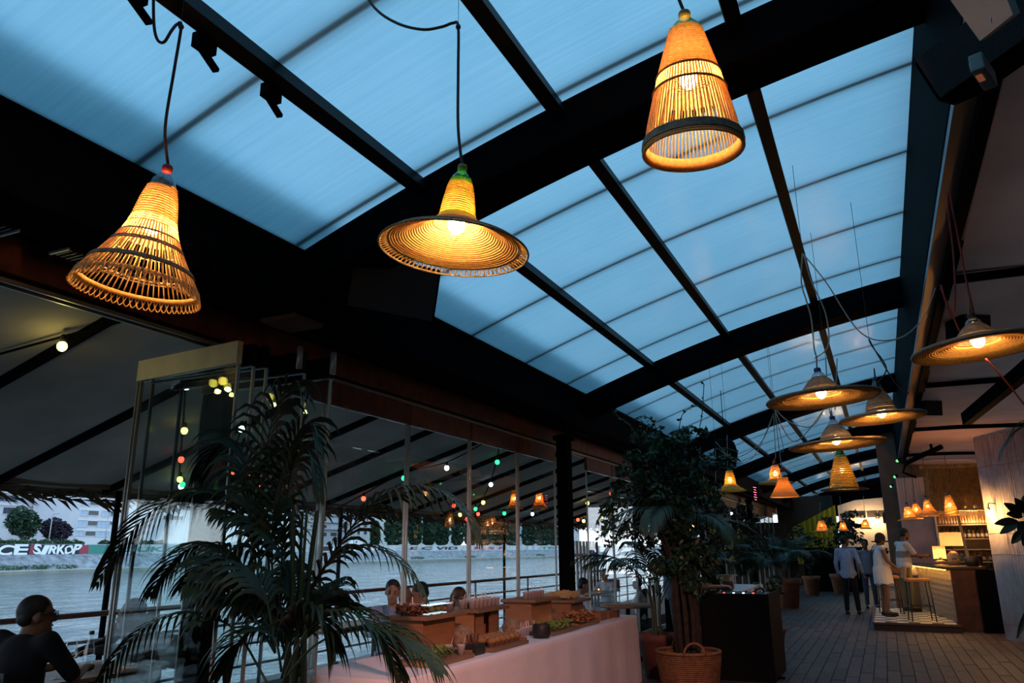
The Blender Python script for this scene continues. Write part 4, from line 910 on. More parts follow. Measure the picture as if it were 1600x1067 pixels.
# DJ booth
BX0,BX1,BY0,BY1,BZ=-2.16,-1.35,10.2,11.35,1.0
t=thing('dj_booth','tall plain black booth standing by the walkway','booth',((BX0+BX1)/2,(BY0+BY1)/2,0))
for nm,c,d in [('front_panel',(0,-(BY1-BY0)/2+.015,.5),(BX1-BX0,.03,1.0)),('side_panel',((BX1-BX0)/2-.015,0,.5),(.03,BY1-BY0-.062,1.0)),('side_panel',(-(BX1-BX0)/2+.015,0,.5),(.03,BY1-BY0-.062,1.0)),('desk_top',(0,.01,.90),(BX1-BX0-.064,BY1-BY0-.08,.03))]:
    mb=MB(); mb.box(c,d); mb.build(nm,mat('booth_black',(.004,.004,.005),.75,spec=.1),t)
mb=MB(); mb.box(((BX1-BX0)/2+.03,-.35,.03),(.1,.08,.02)); mb.build('foot_plate',BLACK,t)
t=thing('mixer_deck','black music mixer with small lit keys on the booth','mixer',(-1.72,10.65,.916))
mb=MB(); mb.box((0,0,.04),(.62,.5,.08)); mb.build('body',BLKCAP,t,bevel=.01)
for k in range(10):
    mb=MB(); mb.lathe([(0,.08),(.012,.08),(.010,.10),(0,.10)],10,(-.27+.06*k,-.12+.1*(k%3),0)); mb.build('knob',[GREY,BLKCAP][k%2],t)
for k,c in enumerate('rwwr'):
    mb=MB(); mb.box((-.2+.12*k,-.2,.084),(.02,.02,.008)); mb.build('key_light',FC[c],t)
t=thing('drinking_glass','clear ribbed glass standing on the booth','glass',(-1.52,10.55,.998)); mb=MB(); mb.lathe([(0,0),(.038,0),(.042,.11),(.044,.13),(.041,.13),(.039,.11),(.035,.008),(0,.008)],16); mb.build('glass',CGL,t,True); mb=MB(); mb.lathe([(0,.009),(.034,.009),(.036,.06),(0,.06)],14); mb.build('water',glassmat('water_clear',(.85,.88,.88)),t,True)
t=thing('microphone_stand','thin black pole stand in front of the booth','stand',atZ(1130,1068,.0) if False else Vector((-2.12,9.95,0)))
mb=MB(); mb.lathe([(0,0),(.14,0),(.14,.015),(.02,.03),(0,.03)],20); mb.build('base',BLACK,t,True); mb=MB(); mb.tube([(0,0,.02),(0,0,2.3)],.012,8); mb.build('pole',STEEL,t,True)
# terrace tables
def terr_table(label,x,y,w,l,h=.74,m=None):
    t=thing('terrace_table',label,'table',(x,y,0),group='tables on the terrace'); mb=MB(); mb.box((0,0,h-.015),(w,l,.03)); mb.build('table_top',m or WOODT,t,bevel=.004)
    mb=MB(); mb.tube([(0,0,.02),(0,0,h-.03)],.03,10); mb.build('pedestal',BLACK,t,True); mb=MB(); mb.lathe([(0,0),(.22,0),(.22,.015),(.03,.03),(0,.03)],18); mb.build('base',BLACK,t,True)
terr_table('small terrace table with glasses at the photo left edge',-5.35,4.0,.75,1.0); terr_table('terrace table where four diners sit behind the risers',-5.62,8.1,.7,2.4); terr_table('terrace table behind the thick black post',-5.4,14.6,.8,1.8); 
t=thing('round_table','pale round wooden table just beyond the buffet end','table',(-3.55,11.6,0)); mb=MB(); mb.lathe([(0,.72),(.4,.72),(.41,.74),(.4,.755),(0,.755)],28); mb.build('table_top',RISL,t,True); mb=MB(); mb.tube([(0,0,0),(0,0,.72)],.03,8); mb.lathe([(0,0),(.22,0),(.22,.02),(0,.02)],16); mb.build('pedestal',BLACK,t,True)
WG=glassmat('wine_glass',(.93,.95,.96))
def wineglass(label,loc,s=1,group='wine glasses on the near terrace table'):
    t=thing('wine_glass',label,'glass',loc,group=group); mb=MB(); mb.lathe([(0,0),(.034*s,0),(.034*s,.003),(.004*s,.008),(.004*s,.09*s),(.02*s,.105*s),(.038*s,.13*s),(.040*s,.17*s),(.031*s,.215*s),(.029*s,.215*s),(.038*s,.17*s),(.036*s,.132*s),(.016*s,.108*s),(0,.1*s)],20); mb.build('glass',WG,t,True)
    mb=MB(); mb.lathe([(0,.109*s),(.02*s,.113*s),(.035*s,.133*s),(0,.134*s)],16); mb.build('wine',mat('wine',(.25,.16,.06),.2),t,True)
wineglass('wine glass nearest the seated man with spectacles',(-5.12,3.72,.74)); wineglass('second wine glass beside the water bottle',(-5.2,3.86,.74)); wineglass('wine glass behind the parked panel edge',(-5.1,4.35,.74))
t=thing('water_bottle','clear tapered water bottle with dark cap on the terrace table','bottle',(-5.22,4.02,.74)); mb=MB(); mb.lathe([(0,0),(.042,0),(.043,.05),(.036,.14),(.016,.23),(.014,.25),(.012,.25),(.014,.228),(.034,.14),(.04,.05),(.039,.006),(0,.006)],20); mb.build('bottle',WG,t,True); mb=MB(); mb.lathe([(0,.25),(.017,.25),(.017,.275),(0,.275)],14); mb.build('cap',BLKCAP,t)
candle('tea light on the near terrace table',(-5.02,4.12,.74),.35,1.2); candle('tea light on the table behind the thick post',(-5.2,14.2,.74),.4); candle('second tea light on the table behind the thick post',(-5.2,15.1,.74),.4)
t=thing('dinner_plate','white plate beside the tea light on the terrace table','plate',(-5.1,4.28,.74)); mb=MB(); mb.lathe([(0,0),(.08,0),(.13,.014),(.128,.018),(.08,.006),(0,.006)],28); mb.build('plate',mat('porcelain',(.7,.7,.7),.3),t,True)
# ================================================================ PLANTS
PALM=mat('palm_leaf',(.016,.036,.018),.45,spec=.4,noise=(4,.35)); PALM2=mat('palm_leaf_light',(.05,.075,.022),.45,spec=.4,noise=(4,.3)); STEMM=mat('palm_stem',(.045,.06,.025),.6)  # second green has the warm light on the front fronds in its colour
def frond(path,ll=.36,n=30,w=.013,droop=.55,start=.28,r=None,rad=.007,spread=.62):
    """one palm leaf: curved rachis with two rows of drooping leaflets"""
    r=r or random; P=bez(path,6); L=[0]
    for i in range(1,len(P)): L.append(L[-1]+(P[i]-P[i-1]).length)
    T=L[-1]; mb=MB(); mb.tube(P,[rad*(1-.75*i/(len(P)-1)) for i in range(len(P))],5)
    def at(s):
        s*=T
        for i in range(1,len(P)):
            if L[i]>=s: u=(s-L[i-1])/max(1e-6,L[i]-L[i-1]); return P[i-1].lerp(P[i],u),(P[i]-P[i-1]).normalized()
        return P[-1],(P[-1]-P[-2]).normalized()
    for k in range(n):
        s=start+(1-start)*(k+.5)/n; p,d=at(s); side=d.cross(Vector((0,0,1)))
        if side.length<.05: side=Vector((1,0,0))
        side.normalize(); up=side.cross(d)
        e=math.sin(PI*min(1,.18+.82*(k+.5)/n))**.55; le=ll*e*r.uniform(.88,1.1)
        for sg in (-1,1):
            fw=.75+.5*s; v=(side*sg*spread+d*fw+up*.25).normalized(); q=p.copy(); pts=[]; wv=d
            m=5
            for i in range(m+1):
                pts.append(q.copy()); v=(v+Vector((0,0,-droop*.42*(i+1)/m*r.uniform(.8,1.2)))).normalized(); q=q+v*(le/m)
            vs=[];fs=[]
            for i,pt in enumerate(pts):
                t_=i/m; ww=w*max(.04,math.sin(PI*min(1,.12+.88*t_**.8)))*1.0
                tg=(pts[min(i+1,m)]-pts[max(i-1,0)]).normalized(); wd=tg.cross(up)
                if wd.length<.05: wd=tg.cross(d)
                wd=(wd.normalized()*.75+d*.5).normalized()
                vs+=[pt-wd*ww,pt+up*ww*.25,pt+wd*ww]
            for i in range(m):
                a=3*i; fs+=[(a,a+1,a+4,a+3),(a+1,a+2,a+5,a+4)]
            mb.add(vs,fs)
    return mb
def arch(b,az,el,L,dr):
    """simple arching path from base b"""
    pts=[];p=Vector(b);e=el
    for i in range(7):
        pts.append(p.copy()); p=p+Vector((math.cos(az)*math.cos(e),math.sin(az)*math.cos(e),math.sin(e)))*(L/6); e-=dr/6
    return pts
TERR=mat('terracotta',(.30,.11,.06),.8,noise=(8,.25)); SOIL=mat('soil',(.02,.015,.01),1); BASK=mat('basket_cane',(.19,.085,.035),.75,noise=(20,.35)); PLB=mat('planter_brown',(.13,.05,.04),.7,noise=(6,.2))
def potmesh(t,r,h,m,kind='pot'):
    if kind=='basket':
        mb=MB(); coil(mb,[(r*.80,.012),(r*.9,h*.4),(r*.98,h*.8),(r*1.0,h)],22,h/42,48,5,.012); mb.build('woven_side',m,t,True)
        mb=MB(); mb.lathe([(0,.01),(r*.78,.01),(r*.86,h*.4),(r*.94,h*.8),(r*.96,h*.97)],32); mb.build('inner_wall',m,t,True)
        mb=MB(); ring(mb,r*1.0,h+.005,.02,48); mb.build('rim',m,t,True)
        for s in (0,PI):
            mb=MB(); a=s-1.15; c=Vector((math.cos(a)*r*.98,math.sin(a)*r*.98,h)); tg=Vector((-math.sin(a),math.cos(a),0)); mb.tube([c+tg*(.11*math.cos(PI*i/10))+Vector((0,0,.12*math.sin(PI*i/10))) for i in range(11)],.013,7); mb.build('handle',m,t,True)
    else:
        mb=MB(); mb.lathe([(0,0),(r*.72,0),(r*.94,h*.82),(r*1.04,h*.84),(r*1.05,h),(r*.92,h),(r*.9,h*.85),(r*.7,.03),(0,.03)],32); mb.build('pot',m,t,True)
    mb=MB(); mb.lathe([(0,h*.86),(r*.86,h*.86)],24); mb.build('soil',SOIL,t)
# --- the big kentia palm in front of the table
r=random.Random(21)
PB=Vector((-3.28,3.92,0))
t=thing('potted_palm','big kentia palm with arching fronds left of the buffet','palm',PB)
potmesh(t,.26,.42,PLB)
def pp(Y,*ps): return [atY(x,y,Y)-PB for x,y in ps]
FR=[ (pp(3.8,(425,1010),(400,880),(378,800),(340,772),(285,772),(230,805),(178,868),(150,915)),.30,34,1.0,PALM),
 (pp(3.6,(430,1090),(408,1050),(372,990),(330,962),(285,957),(240,972),(195,1010),(140,1085)),.22,26,1.4,PALM2),
 (pp(4.1,(440,1010),(500,900),(545,830),(590,780),(640,760),(690,768),(728,800),(750,850)),.25,34,1.4,PALM),
 (pp(4.0,(440,1030),(480,930),(520,870),(565,852),(610,865),(645,900),(668,940)),.17,24,1.2,PALM),
 (pp(3.5,(445,1060),(490,1010),(545,985),(600,985),(650,1010),(690,1050)),.26,26,.9,PALM2),
 (pp(3.5,(440,1070),(470,1000),(510,960),(560,960),(600,1000),(625,1060)),.26,26,1.0,PALM2),
 (pp(3.9,(435,1010),(425,880),(430,780),(450,710),(470,670),(485,665),(500,700)),.28,32,1.5,PALM),
 (pp(3.9,(430,1010),(420,880),(410,770),(420,680),(440,620),(460,600),(485,620)),.30,30,1.7,PALM),
 (pp(3.8,(430,1010),(410,900),(395,790),(380,710),(355,690),(330,705),(310,745)),.30,30,1.4,PALM),
 (pp(4.0,(435,1010),(440,880),(448,780),(460,720),(478,700),(492,730),(500,780)),.26,26,1.7,PALM),
 (pp(3.7,(430,1010),(400,930),(370,870),(330,850),(290,860),(255,895),(235,930)),.26,28,1.1,PALM),
 (pp(3.6,(430,1020),(395,960),(360,900),(340,880),(310,885),(280,920)),.24,24,1.2,PALM),
 (pp(3.6,(430,1020),(420,950),(400,900),(380,890),(355,905),(335,950)),.26,26,1.5,PALM),
 (pp(3.5,(440,1050),(430,1000),(405,985),(375,1000),(350,1050)),.24,24,1.2,PALM),
 (pp(3.4,(440,1060),(455,1000),(480,960),(500,965),(520,1010)),.24,24,1.2,PALM)]
for P,ll,n,dr,m in FR: frond(P,ll*1.55,int(n*.82),.0165,dr*1.3,.28,r,.008).build('frond',m,t,True)
for k in range(6):
    a=k*1.05; mb=MB(); mb.tube(bez([Vector((.07*math.cos(a),.07*math.sin(a),.34)),Vector((.06*math.cos(a),.06*math.sin(a),.8)),Vector((.05*math.cos(a+.3),.05*math.sin(a+.3),1.3)),Vector((.09*math.cos(a+.3),.09*math.sin(a+.3),1.8))],4),[.022-.0012*i for i in range(13)],7); mb.build('stem',STEMM,t,True)
# extra upright inner fronds (dense dark heart of the palm)
for k in range(9):
    a=r.uniform(1.6,4.6); frond(arch((.05*math.cos(a),.05*math.sin(a),r.uniform(.7,1.3)),a,R_(r.uniform(74,86)),r.uniform(.7,1.0),R_(r.uniform(70,115))),.32,18,.018,1.8,.25,r,.007).build('frond',PALM,t,True)

def palm(label,loc,nf,L,h0,seed,pot=None,ll=.36,m=PALM,group='potted palms'):
    r=random.Random(seed); t=thing('potted_palm',label,'palm',loc,group=group)
    if pot: potmesh(t,*pot)
    z0=pot[1]*.85 if pot else .05
    for k in range(5):
        a=k*1.26+seed; mb=MB(); mb.tube(bez([Vector((.05*math.cos(a),.05*math.sin(a),z0)),Vector((.05*math.cos(a),.05*math.sin(a),z0+(h0-z0)*.5)),Vector((.08*math.cos(a),.08*math.sin(a),h0))],4),.016,6); mb.build('stem',STEMM,t,True)
    for k in range(nf):
        a=2*PI*k/nf+r.uniform(-.3,.3); frond(arch((.06*math.cos(a),.06*math.sin(a),h0*r.uniform(.75,1.0)),a,R_(r.uniform(48,82)),L*r.uniform(.8,1.1),R_(r.uniform(75,130))),ll,18,.018,1.6,.22,r,.007).build('frond',m,t,True)
    return t
palm('kentia palm in the brown planter just past the buffet end',(-2.72,10.1,0),10,1.3,1.1,31,(.24,.52,PLB))
# ficus with climbing growth in the wicker basket
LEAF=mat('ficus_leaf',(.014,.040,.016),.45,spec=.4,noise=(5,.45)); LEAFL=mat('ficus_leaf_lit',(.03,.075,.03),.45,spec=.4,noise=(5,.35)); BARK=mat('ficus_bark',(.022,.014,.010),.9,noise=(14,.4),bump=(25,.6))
def foliage(c,rs,n,s,seed,m,t,name='foliage'):
    mb=MB(); q=random.Random(seed)
    for k in range(max(4,n//45)):
        p=Vector((q.gauss(0,.5)*rs[0],q.gauss(0,.5)*rs[1],q.gauss(0,.5)*rs[2])); f=q.uniform(.16,.36)
        leafcloud(mb,(c[0]+p.x,c[1]+p.y,c[2]+p.z),rs[0]*f,rs[1]*f,rs[2]*f,45,s,q,.9)
    mb.build(name,m,t)
FB=Vector((-2.08,8.95,0))
t=thing('potted_ficus','dense leafy ficus growing from the handled wicker basket','ficus',FB)
potmesh(t,.34,.46,BASK,'basket')
r=random.Random(8)
for k in range(9):
    a=k*.7; x,y=.10*math.cos(a),.10*math.sin(a); mb=MB(); mb.tube(bez([Vector((x,y,.38)),Vector((x*1.2,y*1.2,.9)),Vector((x*.8-.05,y*.8,1.4)),Vector((x*2.2-.15,y*2,2.0))],4),[.035-.0017*i for i in range(13)],7); mb.build('stem',BARK,t,True)
for k,(px,py,rx,rz_,n) in enumerate([(1035,745,.50,.34,1500),(1060,800,.46,.40,1800),(1070,875,.36,.38,1400),(1005,800,.44,.36,1000),(1030,700,.46,.2,900),(1085,740,.34,.3,700)]):
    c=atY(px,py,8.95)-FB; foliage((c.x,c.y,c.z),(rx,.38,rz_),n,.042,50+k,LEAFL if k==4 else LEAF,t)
for k,pts in enumerate([((1000,690),(985,665),(965,650),(960,640)),((1030,690),(1020,660),(1005,650),(990,655)),((1060,690),(1065,650),(1085,635),(1100,640)),((1080,700),(1095,660),(1100,600)),((1100,720),(1125,700),(1150,705))]):
    P=[atY(x,y,8.9)-FB for x,y in pts]; mb=MB(); Q=bez(P,5); mb.tube(Q,.005,4)
    for q in Q[::2]:
        for _ in range(2):
            a=Vector((r.gauss(0,1),r.gauss(0,1),r.gauss(0,.6))).normalized()*.05; b_=a.cross(Vector((r.gauss(0,1),r.gauss(0,1),1))).normalized()*.02; mb.add([q,q+a*.5+b_,q+a,q+a*.5-b_],[(0,1,2,3)])
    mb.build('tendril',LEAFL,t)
for k,(a,dz) in enumerate([(3.3,2.05),(2.7,1.9),(3.9,1.9),(5.5,1.8),(.4,1.75),(4.6,1.9),(3.1,1.6)]):
    frond(arch((0,0,dz*.9),a,R_(50),1.15,R_(120)),.38,24,.014,1.3,.2,r,.007).build('frond',PALM,t,True)
# ficus bushes behind the booth and along the walkway
def bush(label,loc,blobs,pot,seed,name='potted_bush',s=.05,m=LEAF):
    t=thing(name,label,'bush',loc,group='potted bushes along the walkway'); potmesh(t,*pot); r=random.Random(seed)
    for k in range(4): a=k*1.6; mb=MB(); mb.tube(bez([Vector((.04*math.cos(a),.04*math.sin(a),pot[1]*.8)),Vector((.06*math.cos(a),.06*math.sin(a),.9)),Vector((.25*math.cos(a),.25*math.sin(a),blobs[0][2]))],4),.02,6); mb.build('stem',BARK,t,True)
    for k,b in enumerate(blobs): foliage(b[:3],b[3:6],b[6],s,seed*9+k,m,t)
bush('tall dark bush right behind the black stand',(-2.7,12.6,0),[(0,0,1.7,.5,.5,.6,700),(.1,0,2.2,.4,.4,.4,400)],(.24,.4,TERR),61)
palm('drooping palm in the large terracotta pot beside the walkway',(-2.49,22.6,0),14,1.3,1.0,33,(.36,.75,TERR),.5)
bush('low leafy bush in the cane basket behind the booth',(-1.75,13.2,0),[(0,0,.85,.35,.35,.3,260)],(.22,.35,BASK),63)
bush('leafy bush in the small terracotta pot left of the dark counter',(-2.35,28.6,0),[(0,0,1.3,.5,.5,.6,500),(-.2,0,1.9,.5,.5,.5,400)],(.28,.62,TERR),65)
bush('white flowered bush in the terracotta pot behind the man in blue shirt',(-1.5,29.6,0),[(.3,0,1.9,.75,.6,.65,900),(.5,0,2.4,.5,.5,.3,300)],(.32,.66,TERR),66,s=.08)
palm('distant palm on the river side behind the second buffet',(-3.5,20.3,0),12,1.2,1.2,36,(.3,.6,TERR),.45)
palm('distant palm beyond the terracotta pots on the river side',(-3.2,26.5,0),12,1.3,1.3,38,(.3,.6,TERR),.5)
bush('tall dark bush on the river side beyond the second buffet',(-3.6,24.0,0),[(0,0,1.8,.6,.8,.7,700),(0,.2,2.5,.5,.6,.4,400)],(.3,.5,TERR),69,s=.07)
# rubber plant and palm leaf coming in at the right edge
RB=Vector((2.35,12.6,0)); t=thing('rubber_plant','rubber plant with broad leaves before the white reed wall','plant',RB); potmesh(t,.26,.5,TERR)
mb=MB(); mb.tube([(0,0,.4),(.02,0,1.2),(.05,0,2.3)],.02,7); mb.build('stem',BARK,t,True)
RUB=mat('rubber_leaf',(.012,.026,.012),.35,spec=.5)
def bigleaf(p,q,w):
    p=Vector(p);q=Vector(q); d=q-p; s=d.cross(Vector((0,-1,.3))).normalized(); mb=MB(); vs=[];fs=[]
    for i in range(7):
        u=i/6; c=p+d*u-Vector((0,0,.10*u*u*d.length)); ww=w*math.sin(PI*min(.97,.06+.94*u))**.8; n_=s.cross(d.normalized()); vs+=[c-s*ww+n_*ww*.3,c,c+s*ww+n_*ww*.3]
    for i in range(6): a=3*i; fs+=[(a,a+1,a+4,a+3),(a+1,a+2,a+5,a+4)]
    mb.add(vs,fs); return mb
ctr=atY(1612,815,12.6)
for k,(x,y) in enumerate([(1553,815),(1562,830),(1572,800),(1568,783),(1580,846),(1598,850),(1585,775),(1600,770),(1590,828),(1620,840),(1650,800),(1640,770)]):
    q=atY(x,y,12.6+.3*math.sin(k*2)); st=ctr+(q-ctr)*.35+Vector((0,0,.03*math.sin(k))); bigleaf(st-RB,q-RB,.06).build('leaf',RUB,t,True)
    mb=MB(); mb.tube([Vector((.04,0,1.9+.03*k)),st-RB],.006,5); mb.build('leaf_stalk',STEMM,t,True)
PB2=Vector((2.0,9.5,0)); t=thing('potted_palm','palm whose frond tips hang in at the right photo edge','palm',PB2,group='potted palms'); potmesh(t,.28,.5,TERR)
mb=MB(); mb.tube([(0,0,.4),(.05,0,1.4),(.1,0,2.2)],.05,8); mb.build('stem',STEMM,t,True)
r=random.Random(77)
frond([Vector((.1,0,2.1)),Vector((.02,0,2.55)),atY(1640,660,9.5)-PB2,atY(1605,664,9.5)-PB2,atY(1578,684,9.5)-PB2,atY(1562,712,9.5)-PB2],.42,26,.013,1.3,.2,r).build('frond',PALM,t,True)
for k in range(7): a=-1.2+k*.5; frond(arch((.1,0,2.15),a,R_(60),1.2,R_(110)),.36,22,.013,1.2,.22,r).build('frond',PALM,t,True)
bigleaf(atY(1612,945,12.0)-RB,atY(1588,992,12.0)-RB,.04).build('leaf',RUB,bpy.data.objects['rubber_plant'],True)
# ================================================================ PEOPLE
SKIN=mat('skin',(.36,.19,.13),.6,noise=(8,.08)); SKIND=mat('skin_tan',(.20,.09,.055),.6,noise=(8,.08)); EYE=mat('eye_dark',(.02,.015,.012),.3); LIP=mat('lip',(.28,.10,.08),.6)
HAIRB=mat('hair_black',(.010,.008,.008),.6); HAIRBR=mat('hair_brown',(.035,.018,.012),.6); SHOE=mat('shoe_black',(.012,.012,.014),.4)
def remesh(mb,vox,name,m,parent,smooth_it=4):
    me=mb.mesh(name); ob=bpy.data.objects.new(name,me); COL.objects.link(ob)
    md=ob.modifiers.new('r','REMESH'); md.mode='VOXEL'; md.voxel_size=vox; md.use_smooth_shade=True
    sm=ob.modifiers.new('s','SMOOTH'); sm.iterations=smooth_it; sm.factor=.5
    dg=bpy.context.evaluated_depsgraph_get(); dg.update(); m2=bpy.data.meshes.new_from_object(ob.evaluated_get(dg)); m2.name=name
    bpy.data.objects.remove(ob); bpy.data.meshes.remove(me); m2.materials.clear(); m2.materials.append(m)
    m2.polygons.foreach_set('use_smooth',[True]*len(m2.polygons))
    return link(name,m2,parent)
def V(*a): return Vector(a)
def person(label,loc,yaw,J,top,bottom,hair='short',hairm=HAIRB,skin=SKIN,shoem=SHOE,sleeve=1.0,long_bottom=1.0,dress=False,vox=.012,glasses=False,scale=1.0,group=None,beard=False,bag=False,hem=0.0,stripe=None,bald=False):
    """J: joints dict, local frame, facing +Y. One continuous skin body plus clothing children."""
    t=thing('person',label,'person',loc,(0,0,yaw),group); t.scale=(scale,)*3
    mb=MB(); hd=J['head']; nk=J['neck']; ch=J['chest']; pe=J['pelvis']; tilt=J.get('hrot',0); nod=J.get('nod',0)
    HR=Matrix.Rotation(tilt,3,'Z')@Matrix.Rotation(nod,3,'X')
    def h(x,y,z): return hd+HR@V(x,y,z)
    # head
    mb.ell(h(0,-.01,.03),(.077,.097,.098),14,10,HR); mb.ell(h(0,.025,-.045),(.058,.068,.075),12,8,HR); mb.cap(h(0,-.02,-.06),nk-V(0,0,.03),.052,.058)
    mb.cap(h(0,.088,.012),h(0,.108,-.022),.011,.016,8); mb.ell(h(0,.078,-.082),(.03,.022,.022),8,6,HR)
    for s in (-1,1): mb.ell(h(s*.078,-.012,-.008),(.010,.020,.032),8,6,HR); mb.ell(h(s*.03,.082,.028),(.022,.012,.010),8,6,HR)
    # trunk
    mb.ell(ch,(.155,.10,.16),14,10); mb.cap(ch+V(0,0,-.05),pe+V(0,0,.06),.118,.115,12); mb.ell(pe,(.15,.11,.11),12,8); mb.cap(nk+V(0,0,-.05),ch,.07,.10)
    for s,n_ in ((-1,'l'),(1,'r')):
        sh,el,wr=J['sh'+n_],J['el'+n_],J['wr'+n_]
        mb.cap(nk+(sh-nk)*.3-V(0,0,.05),sh,.06,.055); mb.cap(sh,el,.050,.038); mb.cap(el,wr,.038,.026)
        # hand: palm, four fingers of unequal length, thumb from the side of the palm
        d=(wr-el).normalized(); ax=J.get('palm'+n_,V(0,0,1)); sd=d.cross(ax); sd=sd.normalized() if sd.length>.1 else V(1,0,0); nrm=sd.cross(d)
        pc=wr+d*.045; M3=Matrix((sd,d,nrm)).transposed(); mb.ell(pc,(.038,.052,.017),10,8,M3)
        for f,(o_,l_) in enumerate(((-.03,.062),(-.010,.074),(.011,.070),(.031,.054))):
            a=wr+d*.085+sd*o_; b_=a+(d*.8-nrm*.35)*l_*.55; c=b_+(d*.35-nrm*.9)*l_*.5; mb.cap(a,b_,.0105,.0095,7); mb.cap(b_,c,.0095,.008,7)
        a=wr+d*.03-sd*.03*s; b_=a-sd*s*.025+d*.032; mb.cap(a,b_,.0125,.0105,7); mb.cap(b_,b_+d*.03-nrm*.008,.0105,.0085,7)
        hp,kn,an=J['hp'+n_],J['kn'+n_],J['an'+n_]; to=J['to'+n_]
        mb.cap(hp,kn,.082,.055); mb.cap(kn,an,.055,.036); mb.cap(an,to,.036,.03)
    remesh(mb,vox,'body',skin,t)
    # face details
    for s in (-1,1):
        mb=MB(); mb.ell(h(s*.03,.088,.012),(.011,.007,.007),8,6,HR); mb.build('eye',EYE,t,True)
        mb=MB(); mb.bar(h(s*.014,.095,.034),h(s*.047,.083,.034),.007,.006); mb.build('eyebrow',hairm,t)
    mb=MB(); mb.ell(h(0,.092,-.056),(.022,.008,.006),8,6,HR); mb.build('mouth',LIP,t,True)
    # hair
    mb=MB()
    if hair=='short': mb.ell(h(0,-.022,.050),(.084,.098,.088),14,10,HR); mb.ell(h(0,-.05,.0),(.078,.062,.07),12,8,HR)
    elif hair=='cropped': mb.ell(h(0,-.018,.040),(.081,.098,.090),14,10,HR); mb.ell(h(0,-.055,.0),(.072,.055,.06),12,8,HR)
    elif hair=='long': 
        mb.ell(h(0,-.02,.045),(.090,.105,.095),14,10,HR)
        for s in (-1,0,1): mb.cap(h(s*.062,-.045,.02),h(s*.075,-.05,-.20),.045,.038)
    elif hair=='bob':
        mb.ell(h(0,-.022,.04),(.098,.112,.10),14,10,HR); mb.ell(h(0,-.05,-.04),(.094,.07,.08),12,8,HR)
    if hair!='none': remesh(mb,.011,'hair',hairm,t,2)
    if beard: mb=MB(); mb.ell(h(0,.035,-.075),(.056,.058,.045),12,8,HR); remesh(mb,.01,'beard',hairm,t,2)
    if glasses:
        mb=MB()
        for s in (-1,1):
            mb.tube([h(s*.032+.024*math.cos(a*PI/6),.104,.010+.018*math.sin(a*PI/6)) for a in range(12)],.0028,5,closed=True); mb.tube([h(s*.056,.100,.014),h(s*.083,0,.016)],.003,5)
        mb.tube([h(-.008,.106,.014),h(.008,.106,.014)],.003,5); mb.build('spectacles',BLKCAP,t)
    # top
    mb=MB(); e=.016
    mb.ell(ch,(.168,.118,.172),14,10); mb.cap(ch+V(0,0,-.04),pe+V(0,0,.02-hem),.145,.165,14)
    mb.ell(pe+V(0,0,.01-hem*.6),(.196,.150,.10 if not dress else .12),14,8); mb.cap(nk+V(0,0,-.055),ch,.075,.11)
    if dress:
        k2=(J['knl']+J['knr'])*.5; mb.cap(pe,pe+(k2-pe)*.62,.185,.20,16)
    for n_ in 'lr':
        sh,el,wr=J['sh'+n_],J['el'+n_],J['wr'+n_]; mb.cap(nk+(sh-nk)*.3-V(0,0,.05),sh,.066,.064)
        if sleeve>0:
            s1=min(1,sleeve*2); mb.cap(sh,sh+(el-sh)*s1,.064,.052)
            if sleeve>.5: s2=(sleeve-.5)*2; mb.cap(el,el+(wr-el)*s2*.97,.052,.040)
    o=remesh(mb,.014,'dress' if dress else 'shirt',top,t,5)
    hz=(.66 if dress else pe.z-.05-hem)
    if pe.z>.8:
        for v in o.data.vertices:
            if v.co.z<hz and math.hypot(v.co.x,v.co.y)<.21: v.co.z=hz-.015*math.sin(v.co.x*40+v.co.y*30)
    if stripe:
        z0,z1,m2=stripe; o.data.materials.append(m2)
        for p in o.data.polygons:
            if z0<p.center.z<z1 and abs(p.center.x)<.17: p.material_index=1
    mb=MB(); mb.tube([nk+V(.062*math.cos(a*PI/8),.062*math.sin(a*PI/8)+.004,-.035-.022*math.sin(a*PI/8)) for a in range(16)],.012,6,closed=True); mb.build('collar',top,t,True)
    # trousers and shoes
    if bottom:
        mb=MB(); mb.ell(pe-V(0,0,.02),(.158,.116,.09),12,8)
        for n_ in 'lr':
            hp,kn,an=J['hp'+n_],J['kn'+n_],J['an'+n_]; mb.cap(hp,kn,.090,.068); 
            if long_bottom>.5: mb.cap(kn,kn+(an-kn)*.95,.070,.054)
        remesh(mb,.015,'trousers',bottom,t,4)
    for n_ in 'lr':
        mb=MB(); an,to=J['an'+n_],J['to'+n_]; mb.cap(an-V(0,0,.03),to,.046,.040); mb.cap(an-V(0,.03,.035),to,.042,.036); mb.box((an+to)*.5-V(0,.01,an.z*.5+.015),(.08,.25,.02)); remesh(mb,.012,'shoe',shoem,t,2)
    if bag:
        mb=MB(); c=pe+V(-.17,-.02,.02); mb.box(c,(.07,.24,.17)); mb.build('shoulder_bag',BLKCAP,t,bevel=.012); mb=MB(); mb.tube(bez([c+V(0,-.1,.08),ch+V(-.16,-.13,.05),J['shl']+V(.04,-.02,.08),ch+V(-.1,.13,.05),c+V(0,.11,.08)],6),.008,5); mb.build('bag_strap',BLKCAP,t,True)
    return t
